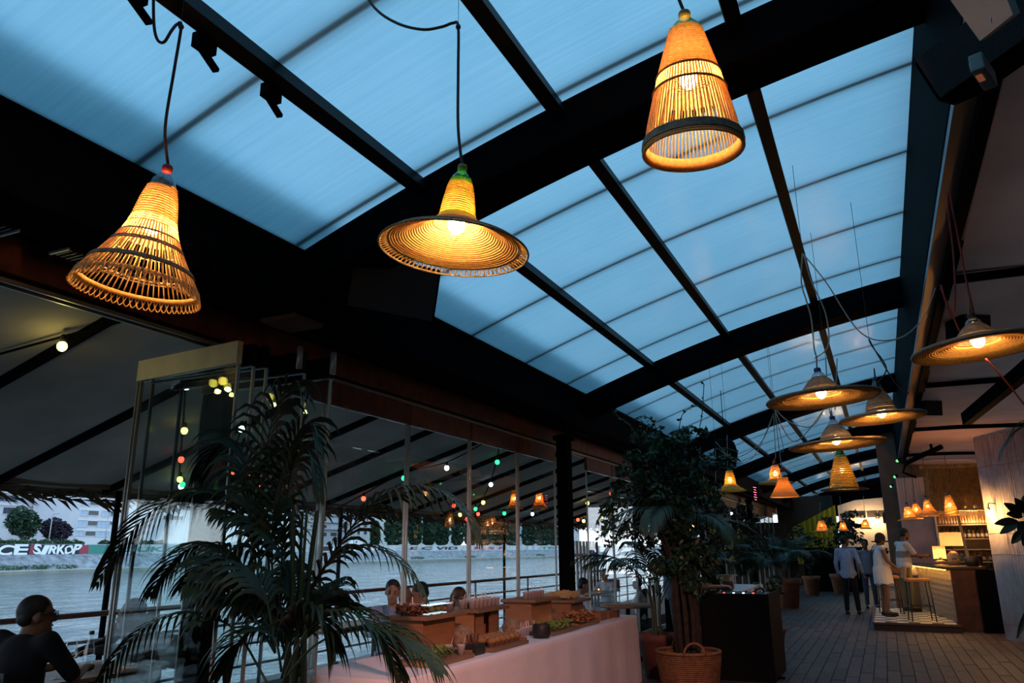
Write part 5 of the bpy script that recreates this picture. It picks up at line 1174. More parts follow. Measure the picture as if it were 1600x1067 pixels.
def stand(**k):
    J=dict(head=V(0,.03,1.62),neck=V(0,0,1.47),chest=V(0,0,1.27),pelvis=V(0,0,.95),shl=V(-.185,0,1.41),shr=V(.185,0,1.41),ell=V(-.24,-.03,1.12),elr=V(.24,-.03,1.12),wrl=V(-.23,.06,.87),wrr=V(.23,.06,.87),
      hpl=V(-.085,0,.90),hpr=V(.085,0,.90),knl=V(-.10,.02,.50),knr=V(.10,.02,.50),anl=V(-.11,-.02,.085),anr=V(.11,-.02,.085),tol=V(-.125,.15,.045),tor=V(.125,.15,.045),palml=V(1,0,0),palmr=V(-1,0,0))
    J.update(k); return J
def sit(**k):
    J=dict(head=V(0,.06,1.20),neck=V(0,.01,1.06),chest=V(0,-.01,.87),pelvis=V(0,-.04,.55),shl=V(-.185,0,1.0),shr=V(.185,0,1.0),ell=V(-.25,.14,.80),elr=V(.25,.14,.80),wrl=V(-.12,.36,.80),wrr=V(.12,.36,.80),
      hpl=V(-.09,0,.52),hpr=V(.09,0,.52),knl=V(-.12,.42,.50),knr=V(.12,.42,.50),anl=V(-.12,.40,.085),anr=V(.12,.40,.085),tol=V(-.12,.57,.045),tor=V(.12,.57,.045),palml=V(0,0,1),palmr=V(0,0,1))
    J.update(k); return J
def chair(label,loc,yaw,group='black terrace chairs'):
    t=thing('terrace_chair',label,'chair',loc,(0,0,yaw),group)
    mb=MB(); mb.box((0,0,.43),(.44,.42,.03)); mb.build('seat',BLKCAP,t,bevel=.006)
    mb=MB(); mb.box((0,-.21,.78),(.42,.025,.26)); mb.build('backrest',BLKCAP,t,bevel=.006)
    for sx in (-1,1):
        for sy in (-1,1): mb=MB(); mb.tube([(sx*.19,sy*.18,.42),(sx*.21,sy*.21,0)],.012,6); mb.build('leg',BLKCAP,t,True)
        mb=MB(); mb.tube([(sx*.19,-.2,.43),(sx*.19,-.215,.88)],.012,6); mb.build('back_post',BLKCAP,t,True)
NAVY=mat('cloth_navy',(.005,.0055,.009),.95); BLKC=mat('cloth_black',(.012,.012,.013),.9); LBLUE=mat('cloth_light_blue',(.26,.32,.48),.9,noise=(12,.08),bump=(9,.5)); WHT=mat('cloth_white',(.62,.60,.60),.9,bump=(9,.5)); GRYC=mat('cloth_grey',(.22,.23,.26),.9); JEAN=mat('cloth_jeans',(.05,.07,.12),.9); KHAKI=mat('cloth_khaki',(.12,.11,.075),.9); GREYBL=mat('cloth_grey_blue',(.16,.20,.28),.9,bump=(9,.4)); DGREEN=mat('cloth_dark_green',(.02,.03,.028),.9); STRP=mat('cloth_stripe',(.4,.4,.45),.9)
# seated man with spectacles at the left edge (looks toward the right / down the terrace)
p=atX(47,975,-4.75)
person('seated man in dark shirt and spectacles at the left edge',(p.x,p.y-.02,.05),R_(8),sit(hrot=R_(-28),head=V(0,.06,1.13),neck=V(0,.01,1.0),ell=V(-.27,.12,.78),elr=V(.25,.16,.78)),NAVY,NAVY,'cropped',HAIRB,SKIND,sleeve=.45,glasses=True,vox=.009)
chair('chair under the man with spectacles',(p.x,p.y-.08,.0),R_(8))
# companion with arm on the rail, mostly out of frame, and a dark guest behind the parked panes
person('guest in black seated behind the parked panes across the near table',(-5.45,4.62,.05),R_(165),sit(head=V(0,.08,1.02),neck=V(0,.03,.92),chest=V(0,.0,.80),wrr=V(.05,.42,.78)),BLKC,BLKC,'short',HAIRB,SKIND,sleeve=1); chair('chair under the guest behind the parked panes',(-5.45,4.68,0),R_(165))
# diners behind the buffet
for k,(px,py,lb,tp,hr,hm_,yw,kw) in enumerate([(614,925,'diner in a pale blue shirt left of the bald diner',LBLUE,'short',HAIRB,-150,{}),
    (636,935,'bald diner leaning beside the man holding his mouth',DGREEN,'none',HAIRB,60,{}),
    (664,928,'dark haired diner in black resting his hands at his mouth',BLKC,'short',HAIRB,120,dict(wrl=V(-.04,.20,1.02),wrr=V(.05,.20,1.02),ell=V(-.2,.26,.80),elr=V(.2,.26,.80),palml=V(0,1,0),palmr=V(0,1,0))),
    (714,935,'woman with long hair leaning on one hand behind the cups',BLKC,'long',HAIRBR,-120,dict(wrl=V(-.09,.16,1.02),ell=V(-.2,.24,.78)))]):
    X=[-4.95,-5.0,-4.85,-4.85][k]; q=atX(px,py,X); s=sit(nod=R_(-12) if k!=2 else R_(-18),**kw); dz=q.z-1.20
    person(lb,(q.x,q.y,dz),R_(yw),s,tp,JEAN,hr,hm_,SKIN if k!=1 else SKIND,sleeve=1.0 if k!=3 else .3)
    chair(['chair under the diner in pale blue','chair under the bald diner','chair under the diner in black','chair under the long haired woman'][k],(q.x,q.y-.02,0),R_(yw),'chairs behind the buffet')
# diners behind the thick post
for k,(px,py,lb,tp,hm_,yw) in enumerate([(907,915,'diner in white seated right behind the thick post',WHT,HAIRB,-60),(947,898,'diner in striped shirt facing the candles',STRP,HAIRBR,160),(1000,912,'diner in white at the right end of the terrace table',WHT,HAIRB,100),(1012,930,'dark dressed diner hidden behind the palm stems',BLKC,HAIRB,90)]):
    X=[-4.9,-5.6,-4.75,-4.6][k]; q=atX(px,py,X); person(lb,(q.x,q.y,min(.12,q.z-1.2)),R_(yw),sit(nod=R_(-10)),tp,JEAN,'short',hm_); chair(['chair right behind the thick post','chair under the diner in stripes','chair under the diner at the table end','chair hidden behind the palm stems'][k],(q.x,q.y-.02,0),R_(yw),'chairs behind the thick post')
# DJ reaching over the mixer
person('person in grey blue reaching over the booth mixer',(-2.62,10.75,0),R_(-80),stand(wrl=V(-.08,.62,1.06),wrr=V(.1,.60,1.06),ell=V(-.22,.32,1.06),elr=V(.22,.32,1.06),palml=V(0,0,1),palmr=V(0,0,1),nod=R_(-22),head=V(0,.12,1.60),neck=V(0,.05,1.46)),GREYBL,JEAN,'short',sleeve=.4)
# standing guests by the bar
q=atZ(1333,960,0); person('man in a loose light blue shirt seen from behind in the walkway',(q.x,q.y,0),R_(-8),stand(elr=V(.27,-.05,1.13),wrr=V(.30,.10,.90),hrot=R_(-35),knr=V(.11,.03,.5),anr=V(.13,.03,.085),tor=V(.16,.19,.045)),LBLUE,NAVY,'short',HAIRB,SKIND,sleeve=.95,scale=1.04,hem=.10)
q=atZ(1371,955,0); person('man in a grey shirt facing the woman in the white dress',(q.x-.12,q.y+1.0,0),R_(185),stand(nod=R_(-8)),GREYBL,JEAN,'short',HAIRB,SKIND,sleeve=.4,hem=.05)
q=atZ(1387,962,.15); person('woman in a sleeveless white dress with black shoulder bag',(q.x,q.y,.15),R_(-70),stand(head=V(0,.06,1.60),nod=R_(-18),elr=V(.23,.06,1.14),wrr=V(.14,.28,.98),ell=V(-.23,.05,1.14),wrl=V(-.12,.27,.97)),WHT,None,'bob',HAIRBR,SKIND,sleeve=0,dress=True,bag=True,scale=.97)
q=atZ(1423,955,.15); person('man in white shirt with grey stripe leaning on the bar',(q.x,q.y,.15),R_(-62),stand(head=V(0,.10,1.62),neck=V(0,.04,1.47),nod=R_(-14),elr=V(.24,.16,1.17),wrr=V(.16,.40,1.16),ell=V(-.24,.15,1.16),wrl=V(-.14,.40,1.15)),WHT,KHAKI,'short',HAIRB,SKIND,sleeve=.4,stripe=(1.12,1.26,GRYC),beard=True,scale=1.03)
# ================================================================ BAR SIDE
BRN=mat('end_panel_red',(.07,.028,.02),.7,noise=(5,.35)); CARV=mat('carved_front',(.27,.20,.15),.8,noise=(14,.5)); TILEW=mat('tile_white',(.55,.52,.50),.4); TILEB=mat('tile_black',(.03,.032,.04),.4)
# platform with chequered tiles
pc=[Vector((-.36,17.15)),Vector((1.12,17.05)),Vector((.78,21.2)),Vector((-.40,21.2))]
plat=thing('bar_platform','low dark platform with black and white tiles before the bar','platform',(0,0,0))
mb=MB(); mb.add([(p.x,p.y,0) for p in pc]+[(p.x,p.y,.135) for p in pc],[(3,2,1,0),(4,5,6,7),(0,1,5,4),(1,2,6,5),(2,3,7,6),(3,0,4,7)]); mb.build('step',mat('step_wood',(.05,.025,.018),.7),plat)
mb=MB(); mb.bar((pc[0].x,pc[0].y,.13),(pc[1].x,pc[1].y,.13),.03,.035); mb.bar((pc[0].x,pc[0].y,.13),(pc[3].x,pc[3].y,.13),.03,.035); mb.build('edge_trim',mat('trim_brown',(.14,.06,.03),.6),plat)
mb=MB(); mb.box((0,0,0),(.196,.296,.012)); tm=[mb.mesh('tile'),mb.mesh('tile')]; tm[0].materials.append(TILEW); tm[1].materials.append(TILEB)
for i in range(8):
    for j in range(24):
        x=-.25+.2*i; y=17.34+.3*j; xr=1.08-.072*(y-17.3)-.02
        if x>xr or x<-.33 or y>21.0: continue
        link('tile',tm[(i+j)%2],plat,(x,y,.142))
# counter
c0=Vector((1.06,17.35,0)); c1=Vector((.58,21.1,0)); dv=(c1-c0).normalized(); nv=Vector((-dv.y,dv.x,0)); nv=nv if nv.x<0 else -nv
bar=thing('bar_counter','bar counter with pale carved front and dark red end panel','counter',c0)
def bq(u,v,z): return dv*u+(-nv)*v+Vector((0,0,z))   # u along front, v into the bar
Lb=(c1-c0).length
def bbox(mb,u0,u1,v0,v1,z0,z1):
    vs=[bq(u,v,z) for z in (z0,z1) for u,v in ((u0,v0),(u1,v0),(u1,v1),(u0,v1))]; mb.add(vs,[(3,2,1,0),(4,5,6,7),(0,1,5,4),(1,2,6,5),(2,3,7,6),(3,0,4,7)])
mb=MB(); bbox(mb,.04,Lb,.05,.10,.15,1.10); mb.build('front_backing',CARV,bar)
# carved leaf-like relief pieces on the front
mb=MB(); mb.add([(0,0,-.075),(.05,0,0),(0,0,.075),(-.05,0,0),(0,-.013,0)],[(0,1,4),(1,2,4),(2,3,4),(3,0,4)]); cm=mb.mesh('carved_leaf'); cm.materials.append(CARV)
ang=math.atan2(dv.y,dv.x)
for i in range(24):
    for j in range(8):
        u=.11+.115*i+ (.057 if j%2 else 0); z=.27+.108*j
        if u>Lb-.05: continue
        p=bq(u,.05,z); link('carved_leaf',cm,bar,p,(0,0,ang+PI))
mb=MB(); bbox(mb,-.04,Lb+.05,-.10,.62,1.12,1.17); mb.build('counter_top',mat('counter_top_dark',(.045,.03,.022),.35),bar,bevel=.006)
mb=MB(); bbox(mb,-.02,.03,.02,.78,0,1.12); mb.build('end_panel',BRN,bar)
mb=MB(); bbox(mb,.0,Lb,-.07,-.05,1.10,1.118); mb.build('light_strip',mat('led_strip',(1,.6,.2),.5,emit=((1,.50,.08),7)),bar)
AL=bpy.data.lights.new('strip_glow','AREA'); AL.shape='RECTANGLE'; AL.size=Lb*.95; AL.size_y=.02; AL.energy=8; AL.color=(1,.55,.12); ao=link('strip_glow',AL,bar,bq(Lb/2,-.06,1.095)); ao.rotation_euler=(0,0,ang)
# dark end beside the white reed wall
mb=MB(); mb.box((0,0,.56),(.62,.08,1.12)); tag(mb.build('bar_return',BLACK,None,loc=(1.80,17.25,0),rot=(0,0,.03)),'black panel closing the gap between bar and reed wall','panel')
# white reed wall leaning beside the bar
REED=mat('reed_white',(.62,.60,.64),.85,noise=(5,.22)); REED2=mat('reed_white_b',(.50,.48,.52),.85,noise=(6,.25))
w0=Vector((1.70,16.2,0)); w1=Vector((3.6,12.5,0)); wd=(w1-w0).normalized(); wn=Vector((wd.y,-wd.x,0)); wn=wn if wn.y<0 else -wn; Lw=(w1-w0).length
rw=struct(link('wall_reed',None,None,w0),'white painted reed screen wall right of the bar','wall')
mb=MB(); vs=[]
for z in (0,3.42): vs+=[Vector((0,0,z)),wd*Lw+Vector((0,0,z)),wd*Lw-wn*.08+Vector((0,0,z)),-wn*.08+Vector((0,0,z))]
mb.add(vs,[(3,2,1,0),(4,5,6,7),(0,1,5,4),(1,2,6,5),(2,3,7,6),(3,0,4,7)]); mb.build('screen_back',REED2,rw)
rg=random.Random(4); nr=int(Lw/.0153); rr_=[]
for i in range(290):
    u=(i+.5)*.0148; a=rg.uniform(-.012,.012)
    b0=wd*u+wn*.008+Vector((0,0,.01)); b1=wd*(u+a)+wn*(.008+rg.uniform(-.003,.004))+Vector((0,0,3.40+rg.uniform(-.05,.06)))
    mb=MB(); mb.tube([b0,b0.lerp(b1,.5)+wd*rg.uniform(-.004,.004),b1],rg.uniform(.006,.0085),5); mb.build('reed',REED if i%3 else REED2,rw,True,fix=False)
for z in (.25,1.4,1.75,2.9):
    mb=MB(); mb.tube([wd*(Lw*i/12)+wn*.019+Vector((0,0,z+.01*math.sin(i*2))) for i in range(13)],.003,4); mb.build('binding_wire',CORD,rw)
# wall lamp on the reed wall
q=None
d=ray(1558,800); k=((w0-Vector((0,0,H))).dot(wn))/d.dot(wn); q=d*k+Vector((0,0,H))
t=thing('wall_lamp','bare glowing bulb in a wall fitting on the reed wall','lamp',q+wn*.02)
mb=MB(); mb.lathe([(0,-.01),(.06,-.01),(.06,.015),(0,.015)],20); o=mb.build('wall_plate',GREY,t); o.rotation_euler=Vector((0,0,1)).rotation_difference(wn).to_euler(); o.location=(.03,0,.14)
mb=MB(); mb.tube(bez([wn*.02+V(.03,0,.14),wn*.1+V(0,0,.15),wn*.12+V(0,0,.07)],5),.009,6); mb.lathe([(0,.03),(.02,.03),(.022,.08),(0,.08)],12,wn*.12); mb.build('arm',BLKCAP,t,True)
mb=MB(); mb.ell(wn*.12+V(0,0,-.025),(.035,.035,.06),14,10); mb.build('bulb',mat('bulb_wall',(1,.8,.5),.5,emit=((1,.68,.28),35)),t,True); pointlight(t,wn*.24+V(0,0,-.02),45,(1,.45,.12),.04)
# back bar: shelves with bottles
SHB=mat('shelf_back',(.34,.24,.15),.85,noise=(3,.25)); SHW=mat('shelf_board',(.55,.45,.36),.6)
sx0,sx1,sy=1.12,2.55,20.6
sh=thing('back_bar_shelf','back bar shelving with rows of bottles behind the counter','shelf',(sx0,sy,0))
mb=MB(); mb.box(((sx1-sx0)/2,.16,1.55),(sx1-sx0,.04,2.2)); mb.build('back_panel',SHB,sh)
SZ=[1.20,1.47,1.70,2.01,2.32]
for z in SZ: mb=MB(); mb.box(((sx1-sx0)/2,-.02,z),(sx1-sx0,.32,.022)); mb.build('shelf_board',SHW,sh)
for x in (.02,sx1-sx0-.02): mb=MB(); mb.box((x,-.0,1.5),(.04,.30,1.9)); mb.build('side_board',SHW,sh)
mb=MB(); mb.box(((sx1-sx0)/2,0,.55),(sx1-sx0,.3,1.1)); mb.build('base_cabinet',BLKCAP,sh)
BG=[mat('bottle_dark',(.02,.025,.02),.15,spec=.6),mat('bottle_brown',(.10,.04,.015),.15,spec=.6),mat('bottle_amber',(.42,.16,.05),.25,spec=.6)]; BLB=mat('bottle_label',(.5,.42,.33),.7)
def bottleproto(m,r,h,nm):
    t=thing('bar_bottle','p','bottle'); mb=MB(); mb.lathe([(0,0),(r,0),(r,h*.55),(r*.8,h*.66),(r*.33,h*.76),(r*.33,h),(0,h)],12); mb.build('bottle',m,t,True); mb=MB(); mb.lathe([(r*1.02,h*.15),(r*1.02,h*.42)],12); mb.build('label',BLB,t,True); mb=MB(); mb.lathe([(0,h),(r*.4,h),(r*.4,h*.93),(r*.36,h*.93)],10); mb.build('cap',REDCAP,t,True); return t
pr=[bottleproto(BG[0],.04,.26,'a'),bottleproto(BG[1],.036,.25,'b'),bottleproto(BG[2],.028,.20,'c')]; used=[0,0,0]
def putb(k,loc,label,group):
    if used[k]==0: o=pr[k]; o.location=loc; o['label']=label; o['group']=group; used[k]=1
    else: dup(pr[k],loc,None,label,group)
for i in range(22): putb(2,(sx0+.1+.058*i,sy-.06,SZ[3]+.011),'small amber bottle in the upper shelf row of the back bar','amber bottles on the upper shelf')
for i in range(14): putb(i%2,(sx0+.12+.088*i,sy-.05+.02*(i%3),SZ[2]+.011),['dark bottle on the middle shelf of the back bar','brown bottle on the middle shelf of the back bar'][i%2],['dark bottles on the middle shelf','brown bottles on the middle shelf'][i%2])
for i in range(5): putb(0,(sx0+.25+.2*i,sy-.05,SZ[4]+.011),'dark bottle on the top shelf of the back bar','dark bottles on the top shelf')
for i in range(9): putb(1,(sx0+.15+.12*i,sy-.05,SZ[0]+.011),'brown bottle on the lowest shelf of the back bar','brown bottles on the lowest shelf')
mb=MB(); mb.bar((1.62,19.6,1.0),(1.52,19.6,2.3),.07,.05); tag(mb.build('timber_post',mat('pale_timber',(.55,.40,.25),.7),None),'leaning pale timber post in front of the bottle shelves','post')

o=pointlight(sh,(.75,-.35,2.2),20,(1,.55,.2),.06)
# drape panel and dry thatch over the bar
DRP=mat('bar_drape',(.50,.38,.37),.9,noise=(3,.12))
dr=thing('bar_drape','pale pink boarded panel left of the bottle shelves','panel',(.42,20.9,.9))
for i in range(12):
    mb=MB(); mb.box((.045+i*.062,.012*(i%2),1.12),(.058,.02,2.24)); mb.build('board',DRP,dr)
TH=mat('dry_thatch',(.34,.22,.10),.9,noise=(10,.4)); mb=MB(); rg=random.Random(15)
for i in range(1100):
    x=rg.uniform(1.0,2.6); y=20.0+rg.uniform(-.12,.2); z=rg.uniform(2.55,3.35); L=rg.uniform(.3,.6); w=.006; dx=rg.uniform(-.06,.06)
    mb.add([(x-w,y,z),(x+w,y+.004,z),(x+dx,y+rg.uniform(-.1,.1),z-L)],[(0,1,2)])
mb.box((1.8,20.1,3.3),(1.7,.3,.06)); tag(mb.build('dry_thatch',TH,None),'bundle of dry thatch hanging above the bottle shelves','thatch',kind='stuff')
mb=MB(); mb.box((2.2,21.3,2.4),(4.2,.08,4.8)); struct(mb.build('wall_bar',mat('bar_wall',(.16,.10,.07),.9,noise=(2,.3))),'brown wall behind the bar','wall')
# items on the counter
def onbar(u,v): return c0+bq(u,v,1.172)
def tablelamp(label,u,v,rs,hs,hb,neckh,tilt=0):
    t=thing('table_lamp',label,'lamp',onbar(u,v),(0,0,0),group='table lamps on the bar'); z=hb+neckh
    mb=MB(); mb.lathe([(0,0),(.10,0),(.13,hb*.35),(.11,hb*.75),(.04,hb),(0,hb)],20); mb.build('base',mat('lamp_base_cane',(.40,.24,.12),.8,noise=(20,.3)),t,True)
    mb=MB(); mb.tube([(0,0,hb-.01),(0,0,z+.1)],.012,8); mb.build('stem',BLKCAP,t,True)
    mb=MB(); mb.lathe([(rs,z),(rs*.96,z+hs)],28); mb.build('lamp_shade',mat('lamp_shade_cloth',(.9,.62,.38),.9,trans=.7),t,True)
    mb=MB(); mb.ell((0,0,z+hs*.45),(.035,.035,.05),10,8); mb.build('bulb',BULB,t,True); pointlight(t,(0,0,z+hs*.15),6,(1,.5,.16),.03)
tablelamp('taller table lamp with drum shade on the bar',1.35,.38,.21,.27,.28,.10); tablelamp('lower table lamp with drum shade behind the taller one',2.6,.36,.13,.27,.08,.03)
for k,(u,v) in enumerate([(.75,.25),(.95,.33),(.5,.4),(.28,.3),(1.7,.2)]): wineglass(['wine glass on the bar right of the cane vase','wine glass on the bar close to the cane vase','wine glass near the bar end panel','wine glass at the very end of the bar','wine glass before the man in white'][k],onbar(u,v),1.1,'wine glasses on the bar')
t=thing('ice_bucket','dark round bucket standing at the bar end','bucket',onbar(.3,.48)); mb=MB(); mb.lathe([(0,0),(.10,0),(.13,.16),(.12,.16),(.095,.01),(0,.01)],20); mb.build('bucket',BLKCAP,t,True); 
person('bartender behind the counter before the lower shelf',(1.78,19.3,-.1),R_(160),stand(nod=R_(-25),head=V(0,.12,1.52),neck=V(0,.05,1.40)),BLKC,BLKC,'short',HAIRB,SKIND,sleeve=.4,scale=.88)
# bar stools
ORG=mat('stool_leather',(.50,.22,.08),.5)
def stool(label,loc,yaw):
    t=thing('bar_stool',label,'stool',loc,(0,0,yaw),'bar stools with tan seats')
    mb=MB(); mb.box((0,0,.76),(.42,.42,.06)); mb.build('seat',ORG,t,bevel=.02)
    mb=MB(); mb.prism([(-.21,.0),(.21,.0),(.19,.22),(-.19,.22)],.04,Matrix.Translation((0,-.22,.79))@Matrix.Rotation(R_(80),4,'X')); mb.build('backrest',ORG,t)
    for sx in (-1,1):
        for sy in (-1,1): mb=MB(); mb.tube([(sx*.17,sy*.17,.74),(sx*.21,sy*.21,0)],.012,6); mb.build('leg',BLKCAP,t,True)
    mb=MB(); mb.tube([(-.2,-.2,.28),(.2,-.2,.28),(.2,.2,.28),(-.2,.2,.28)],.009,6,closed=True); mb.build('foot_ring',BLKCAP,t)
q=atZ(1432,968,.15); stool('tan bar stool beside the man in white',(q.x+.10,q.y-.25,.15),R_(-82)); stool('tan bar stool partly behind the woman in white dress',(-.02,19.4,.15),R_(-82))
# ================================================================ FAR END
CONT=mat('container_white',(.60,.54,.50),.8,noise=(2,.1))
bw=struct(link('wall_back',None,None,(0,36,0)),'white container wall with strip windows at the far end','wall')
mb=MB(); mb.box((-.1,.1,1.6),(3.0,.2,3.2)); mb.build('container_side',CONT,bw); 
mb=MB(); mb.add([(-1.6,-.01,3.2),(1.4,-.01,3.2),(1.4,-.01,3.6),(-.9,-.01,3.45),(-1.6,-.01,3.24),(-1.6,.2,3.2),(1.4,.2,3.2),(1.4,.2,3.6),(-.9,.2,3.45),(-1.6,.2,3.24)],[(0,1,2,3,4),(9,8,7,6,5),(0,5,6,1),(1,6,7,2),(2,7,8,3),(3,8,9,4),(4,9,5,0)]); mb.build('gable',CONT,bw)
for i in range(6):
    mb=MB(); mb.box((-1.15+.42*i,-.005,2.86),(.38,.03,.26)); mb.build('window_pane',mat('window_dusk',(.05,.045,.05),.3),bw)
mb=MB(); mb.box((2.9,36.2,2.4),(3.4,.2,4.8)); mb.build('side_panel',mat('dark_panel',(.03,.026,.024),.85),bw); bw.children[-1].location=(0,-36,0)
mb=MB(); mb.box((-2.95,36.3,1.8),(2.3,.1,3.8)); o=mb.build('river_side_panel',MATS['dark_panel'],bw); o.location=(0,-36,0)
for k,(px,py) in enumerate([(1348,813),(1372,814)]):
    q=atY(px,py,35.9); t=thing('wall_bulb',['left bare wall bulb on the white container','right bare wall bulb on the white container'][k],'lamp',(q.x,q.y,q.z),group='wall bulbs on the container')
    mb=MB(); mb.lathe([(0,.08),(.07,.08),(.08,.2),(0,.2)],14); mb.build('fitting',BLKCAP,t); mb=MB(); mb.ell((0,-.02,0),(.07,.07,.09),12,8); mb.build('bulb',BULB,t,True); pointlight(t,(0,-.25,0),34,(1,.6,.25),.08)
for k,(px,py) in enumerate([(1388,809),(1412,812)]):
    q=atY(px,py,35.6); t=thing('wall_speaker',['left dark speaker box on the far wall','right dark speaker box on the far wall'][k],'speaker',q,group='speakers on the far wall'); mb=MB(); mb.box((0,0,0),(.42,.3,.42)); mb.build('cabinet',mat('speaker_brown',(.07,.04,.025),.8),t,bevel=.01); mb=MB(); mb.lathe([(0,0),(.13,0),(.15,.02),(0,.02)],18); mb.build('cone',BLKCAP,t,loc=(0,-.155,0),rot=(PI/2,0,0))
mb=MB(); mb.box((.35,34.9,1.75),(1.6,.3,.05)); tag(mb.build('wall_shelf',BLACK,None),'dark shelf on the far wall under the speakers','shelf')
# yellow curtain
YC=mat('curtain_yellow',(.42,.36,.02),.9,trans=.2); mb=MB(); vs=[];fs=[]; x0,x1=-3.35,-1.62
for i in range(61):
    x=x0+(x1-x0)*i/60; yv=34.5+.05*math.sin(i*.9); vs+=[(x,yv,.9),(x,yv,2.35+.85*(i/60))]
for i in range(60): fs.append((2*i,2*i+2,2*i+3,2*i+1))
tag(mb.add(vs,fs).build('curtain',YC,None,True),'yellow pleated curtain left of the white container','curtain')
# dark serving counter at the far end
t=thing('dark_counter','plain black counter before the yellow curtain','counter',(-1.75,31.5,0)); mb=MB(); mb.box((0,0,.75),(2.0,.7,1.5)); mb.build('carcass',BLACK,t,bevel=.01); mb=MB(); mb.box((0,-.02,1.52),(2.1,.8,.04)); mb.build('top',BLACK,t)
# white slat gate on the terrace
PW=mat('picket_white',(.62,.62,.66),.8); g=thing('slat_gate','tall white slatted gate on the terrace behind the thick post','gate',(-6.6,17.2,-.085))
for i in range(9):
    mb=MB(); mb.box((0,.24*i,.95),(.03,.13,1.75)); mb.build('slat',PW if i<6 else mat('picket_brown',(.20,.13,.10),.8),g)
for z in (.35,1.5): mb=MB(); mb.box((-.025,.96,z),(.02,2.1,.07)); mb.build('cross_rail',PW,g)
# ================================================================ SPEAKERS, HEATERS, SIGN
def speaker(label,c,dims,rot,plate=True,m=BLACK):
    t=thing('loudspeaker',label,'speaker',c,rot,group='black loudspeakers on the beams'); w,d,h=dims
    mb=MB(); mb.prism([(-w/2,-d/2),(w/2,-d/2),(w/2,d*.2),(w*.32,d/2),(-w*.32,d/2),(-w/2,d*.2)],h,Matrix.Translation((0,0,-h/2))); mb.build('cabinet',m,t,bevel=.018)
    mb=MB(); mb.box((0,-d/2-.006,0),(w*.92,.012,h*.94)); mb.build('grille',mat('grille_dark',(.008,.008,.01),.6,bump=(250,.5)),t)
    if plate: mb=MB(); mb.bar((w*.35,d*.2,h/2),(w*.35,d*.35,h/2+.16),.05,.012); mb.bar((0,d*.3,h/2),(0,d*.3,h/2+.25),.03,.03); mb.build('bracket',STEEL,t)
    return t
speaker('big black loudspeaker under the eave beside the first rib',(-3.10,4.40,3.40),(.72,.42,.40),(R_(14),R_(0),R_(62)))
mb=MB(); mb.box((-3.56,4.0,3.09),(.30,.30,.03)); tag(mb.build('ceiling_plate',mat('plate_brown',(.06,.03,.02),.7),None),'brown plate on the beam underside below the big loudspeaker','plate')
t=speaker('black loudspeaker with pale plate in the top right corner',tuple(atX(1560,66,.50)),(.40,.20,.16),(R_(15),R_(-14),R_(-30)),False)
mb=MB(); mb.bar((0,.06,0),(0,.2,0),.03,.03); mb.build('bracket',STEEL,t); lq=t.location; mb=MB(); mb.bar(world_pts(t,[lq])[0],world_pts(t,[Vector((.60,lq.y+.05,lq.z+.12))])[0],.04,.03); mb.build('beam_arm',STEEL,t)
q=atX(1545,25,.34); t2=thing('mounting_plate','pale grey screwed plate in the top right corner','plate',q,(R_(0),R_(0),0)); 
cs=[atX(x,y,.36) for x,y in ((1488,-8),(1540,62),(1594,20),(1575,-30))]; mb=MB(); n_=(cs[1]-cs[0]).cross(cs[2]-cs[0]).normalized()*.012; mb.add([c-q for c in cs]+[c-q+n_ for c in cs],[(0,1,2,3),(7,6,5,4),(0,4,5,1),(1,5,6,2),(2,6,7,3),(3,7,4,0)]); mb.build('plate',mat('plate_grey',(.10,.10,.09),.6),t2); mb=MB(); pc_=(cs[0]+cs[2])*.5+Vector((.02,0,.02)); mb.bar(pc_-q,Vector((.60,pc_.y+.06,pc_.z+.10))-q,.05,.02); mb.build('plate_arm',STEEL,t2); mb=MB(); mb.ell(atX(1553,30,.353)-q,(.008,.012,.012),10,8); mb.build('screw',mat('screw_blue',(.05,.10,.18),.3,metal=.6),t2,True)
for k,(px,py,Y,w,h,d) in enumerate([(1448,495,9.4,.20,.30,.06),(1424,632,13.2,.16,.24,.06)]):
    q=atY(px,py,Y); t=thing('floodlight',['grey flat floodlight under the ridge beam above the dome lamp','smaller grey floodlight farther along the ridge beam'][k],'light fitting',q,(R_(25),R_(25),R_(-20)),group='floodlights on the ridge beam'); mb=MB(); mb.box((0,0,0),(w,d,h)); mb.build('housing',mat('flood_grey',(.14,.14,.14),.6),t,bevel=.008); mb=MB(); mb.box((0,-d/2-.003,0),(w*.85,.006,h*.85)); mb.build('lens',mat('flood_lens',(.2,.2,.2),.3),t); mb=MB(); mb.bar((0,d/2,0),(.05,.15,.25),.03,.012); mb.build('bracket',BLACK,t)
for k,(px,py,Y) in enumerate([(1512,510,7.6),(1450,632,12.0)]):
    q=atY(px,py,Y); t=thing('loudspeaker',['small black box speaker behind the rightmost hat lamp','small brown black box speaker beside the dome lamp'][k],'speaker',q,(R_(10),0,R_(30)),group='small box speakers on the canopy poles'); mb=MB(); mb.box((0,0,0),(.26,.24,.30)); mb.build('cabinet',BLACK,t,bevel=.008); mb=MB(); mb.box((.0,-.124,0),(.23,.01,.27)); mb.build('grille',mat('grille_brown',(.05,.025,.02),.8),t)
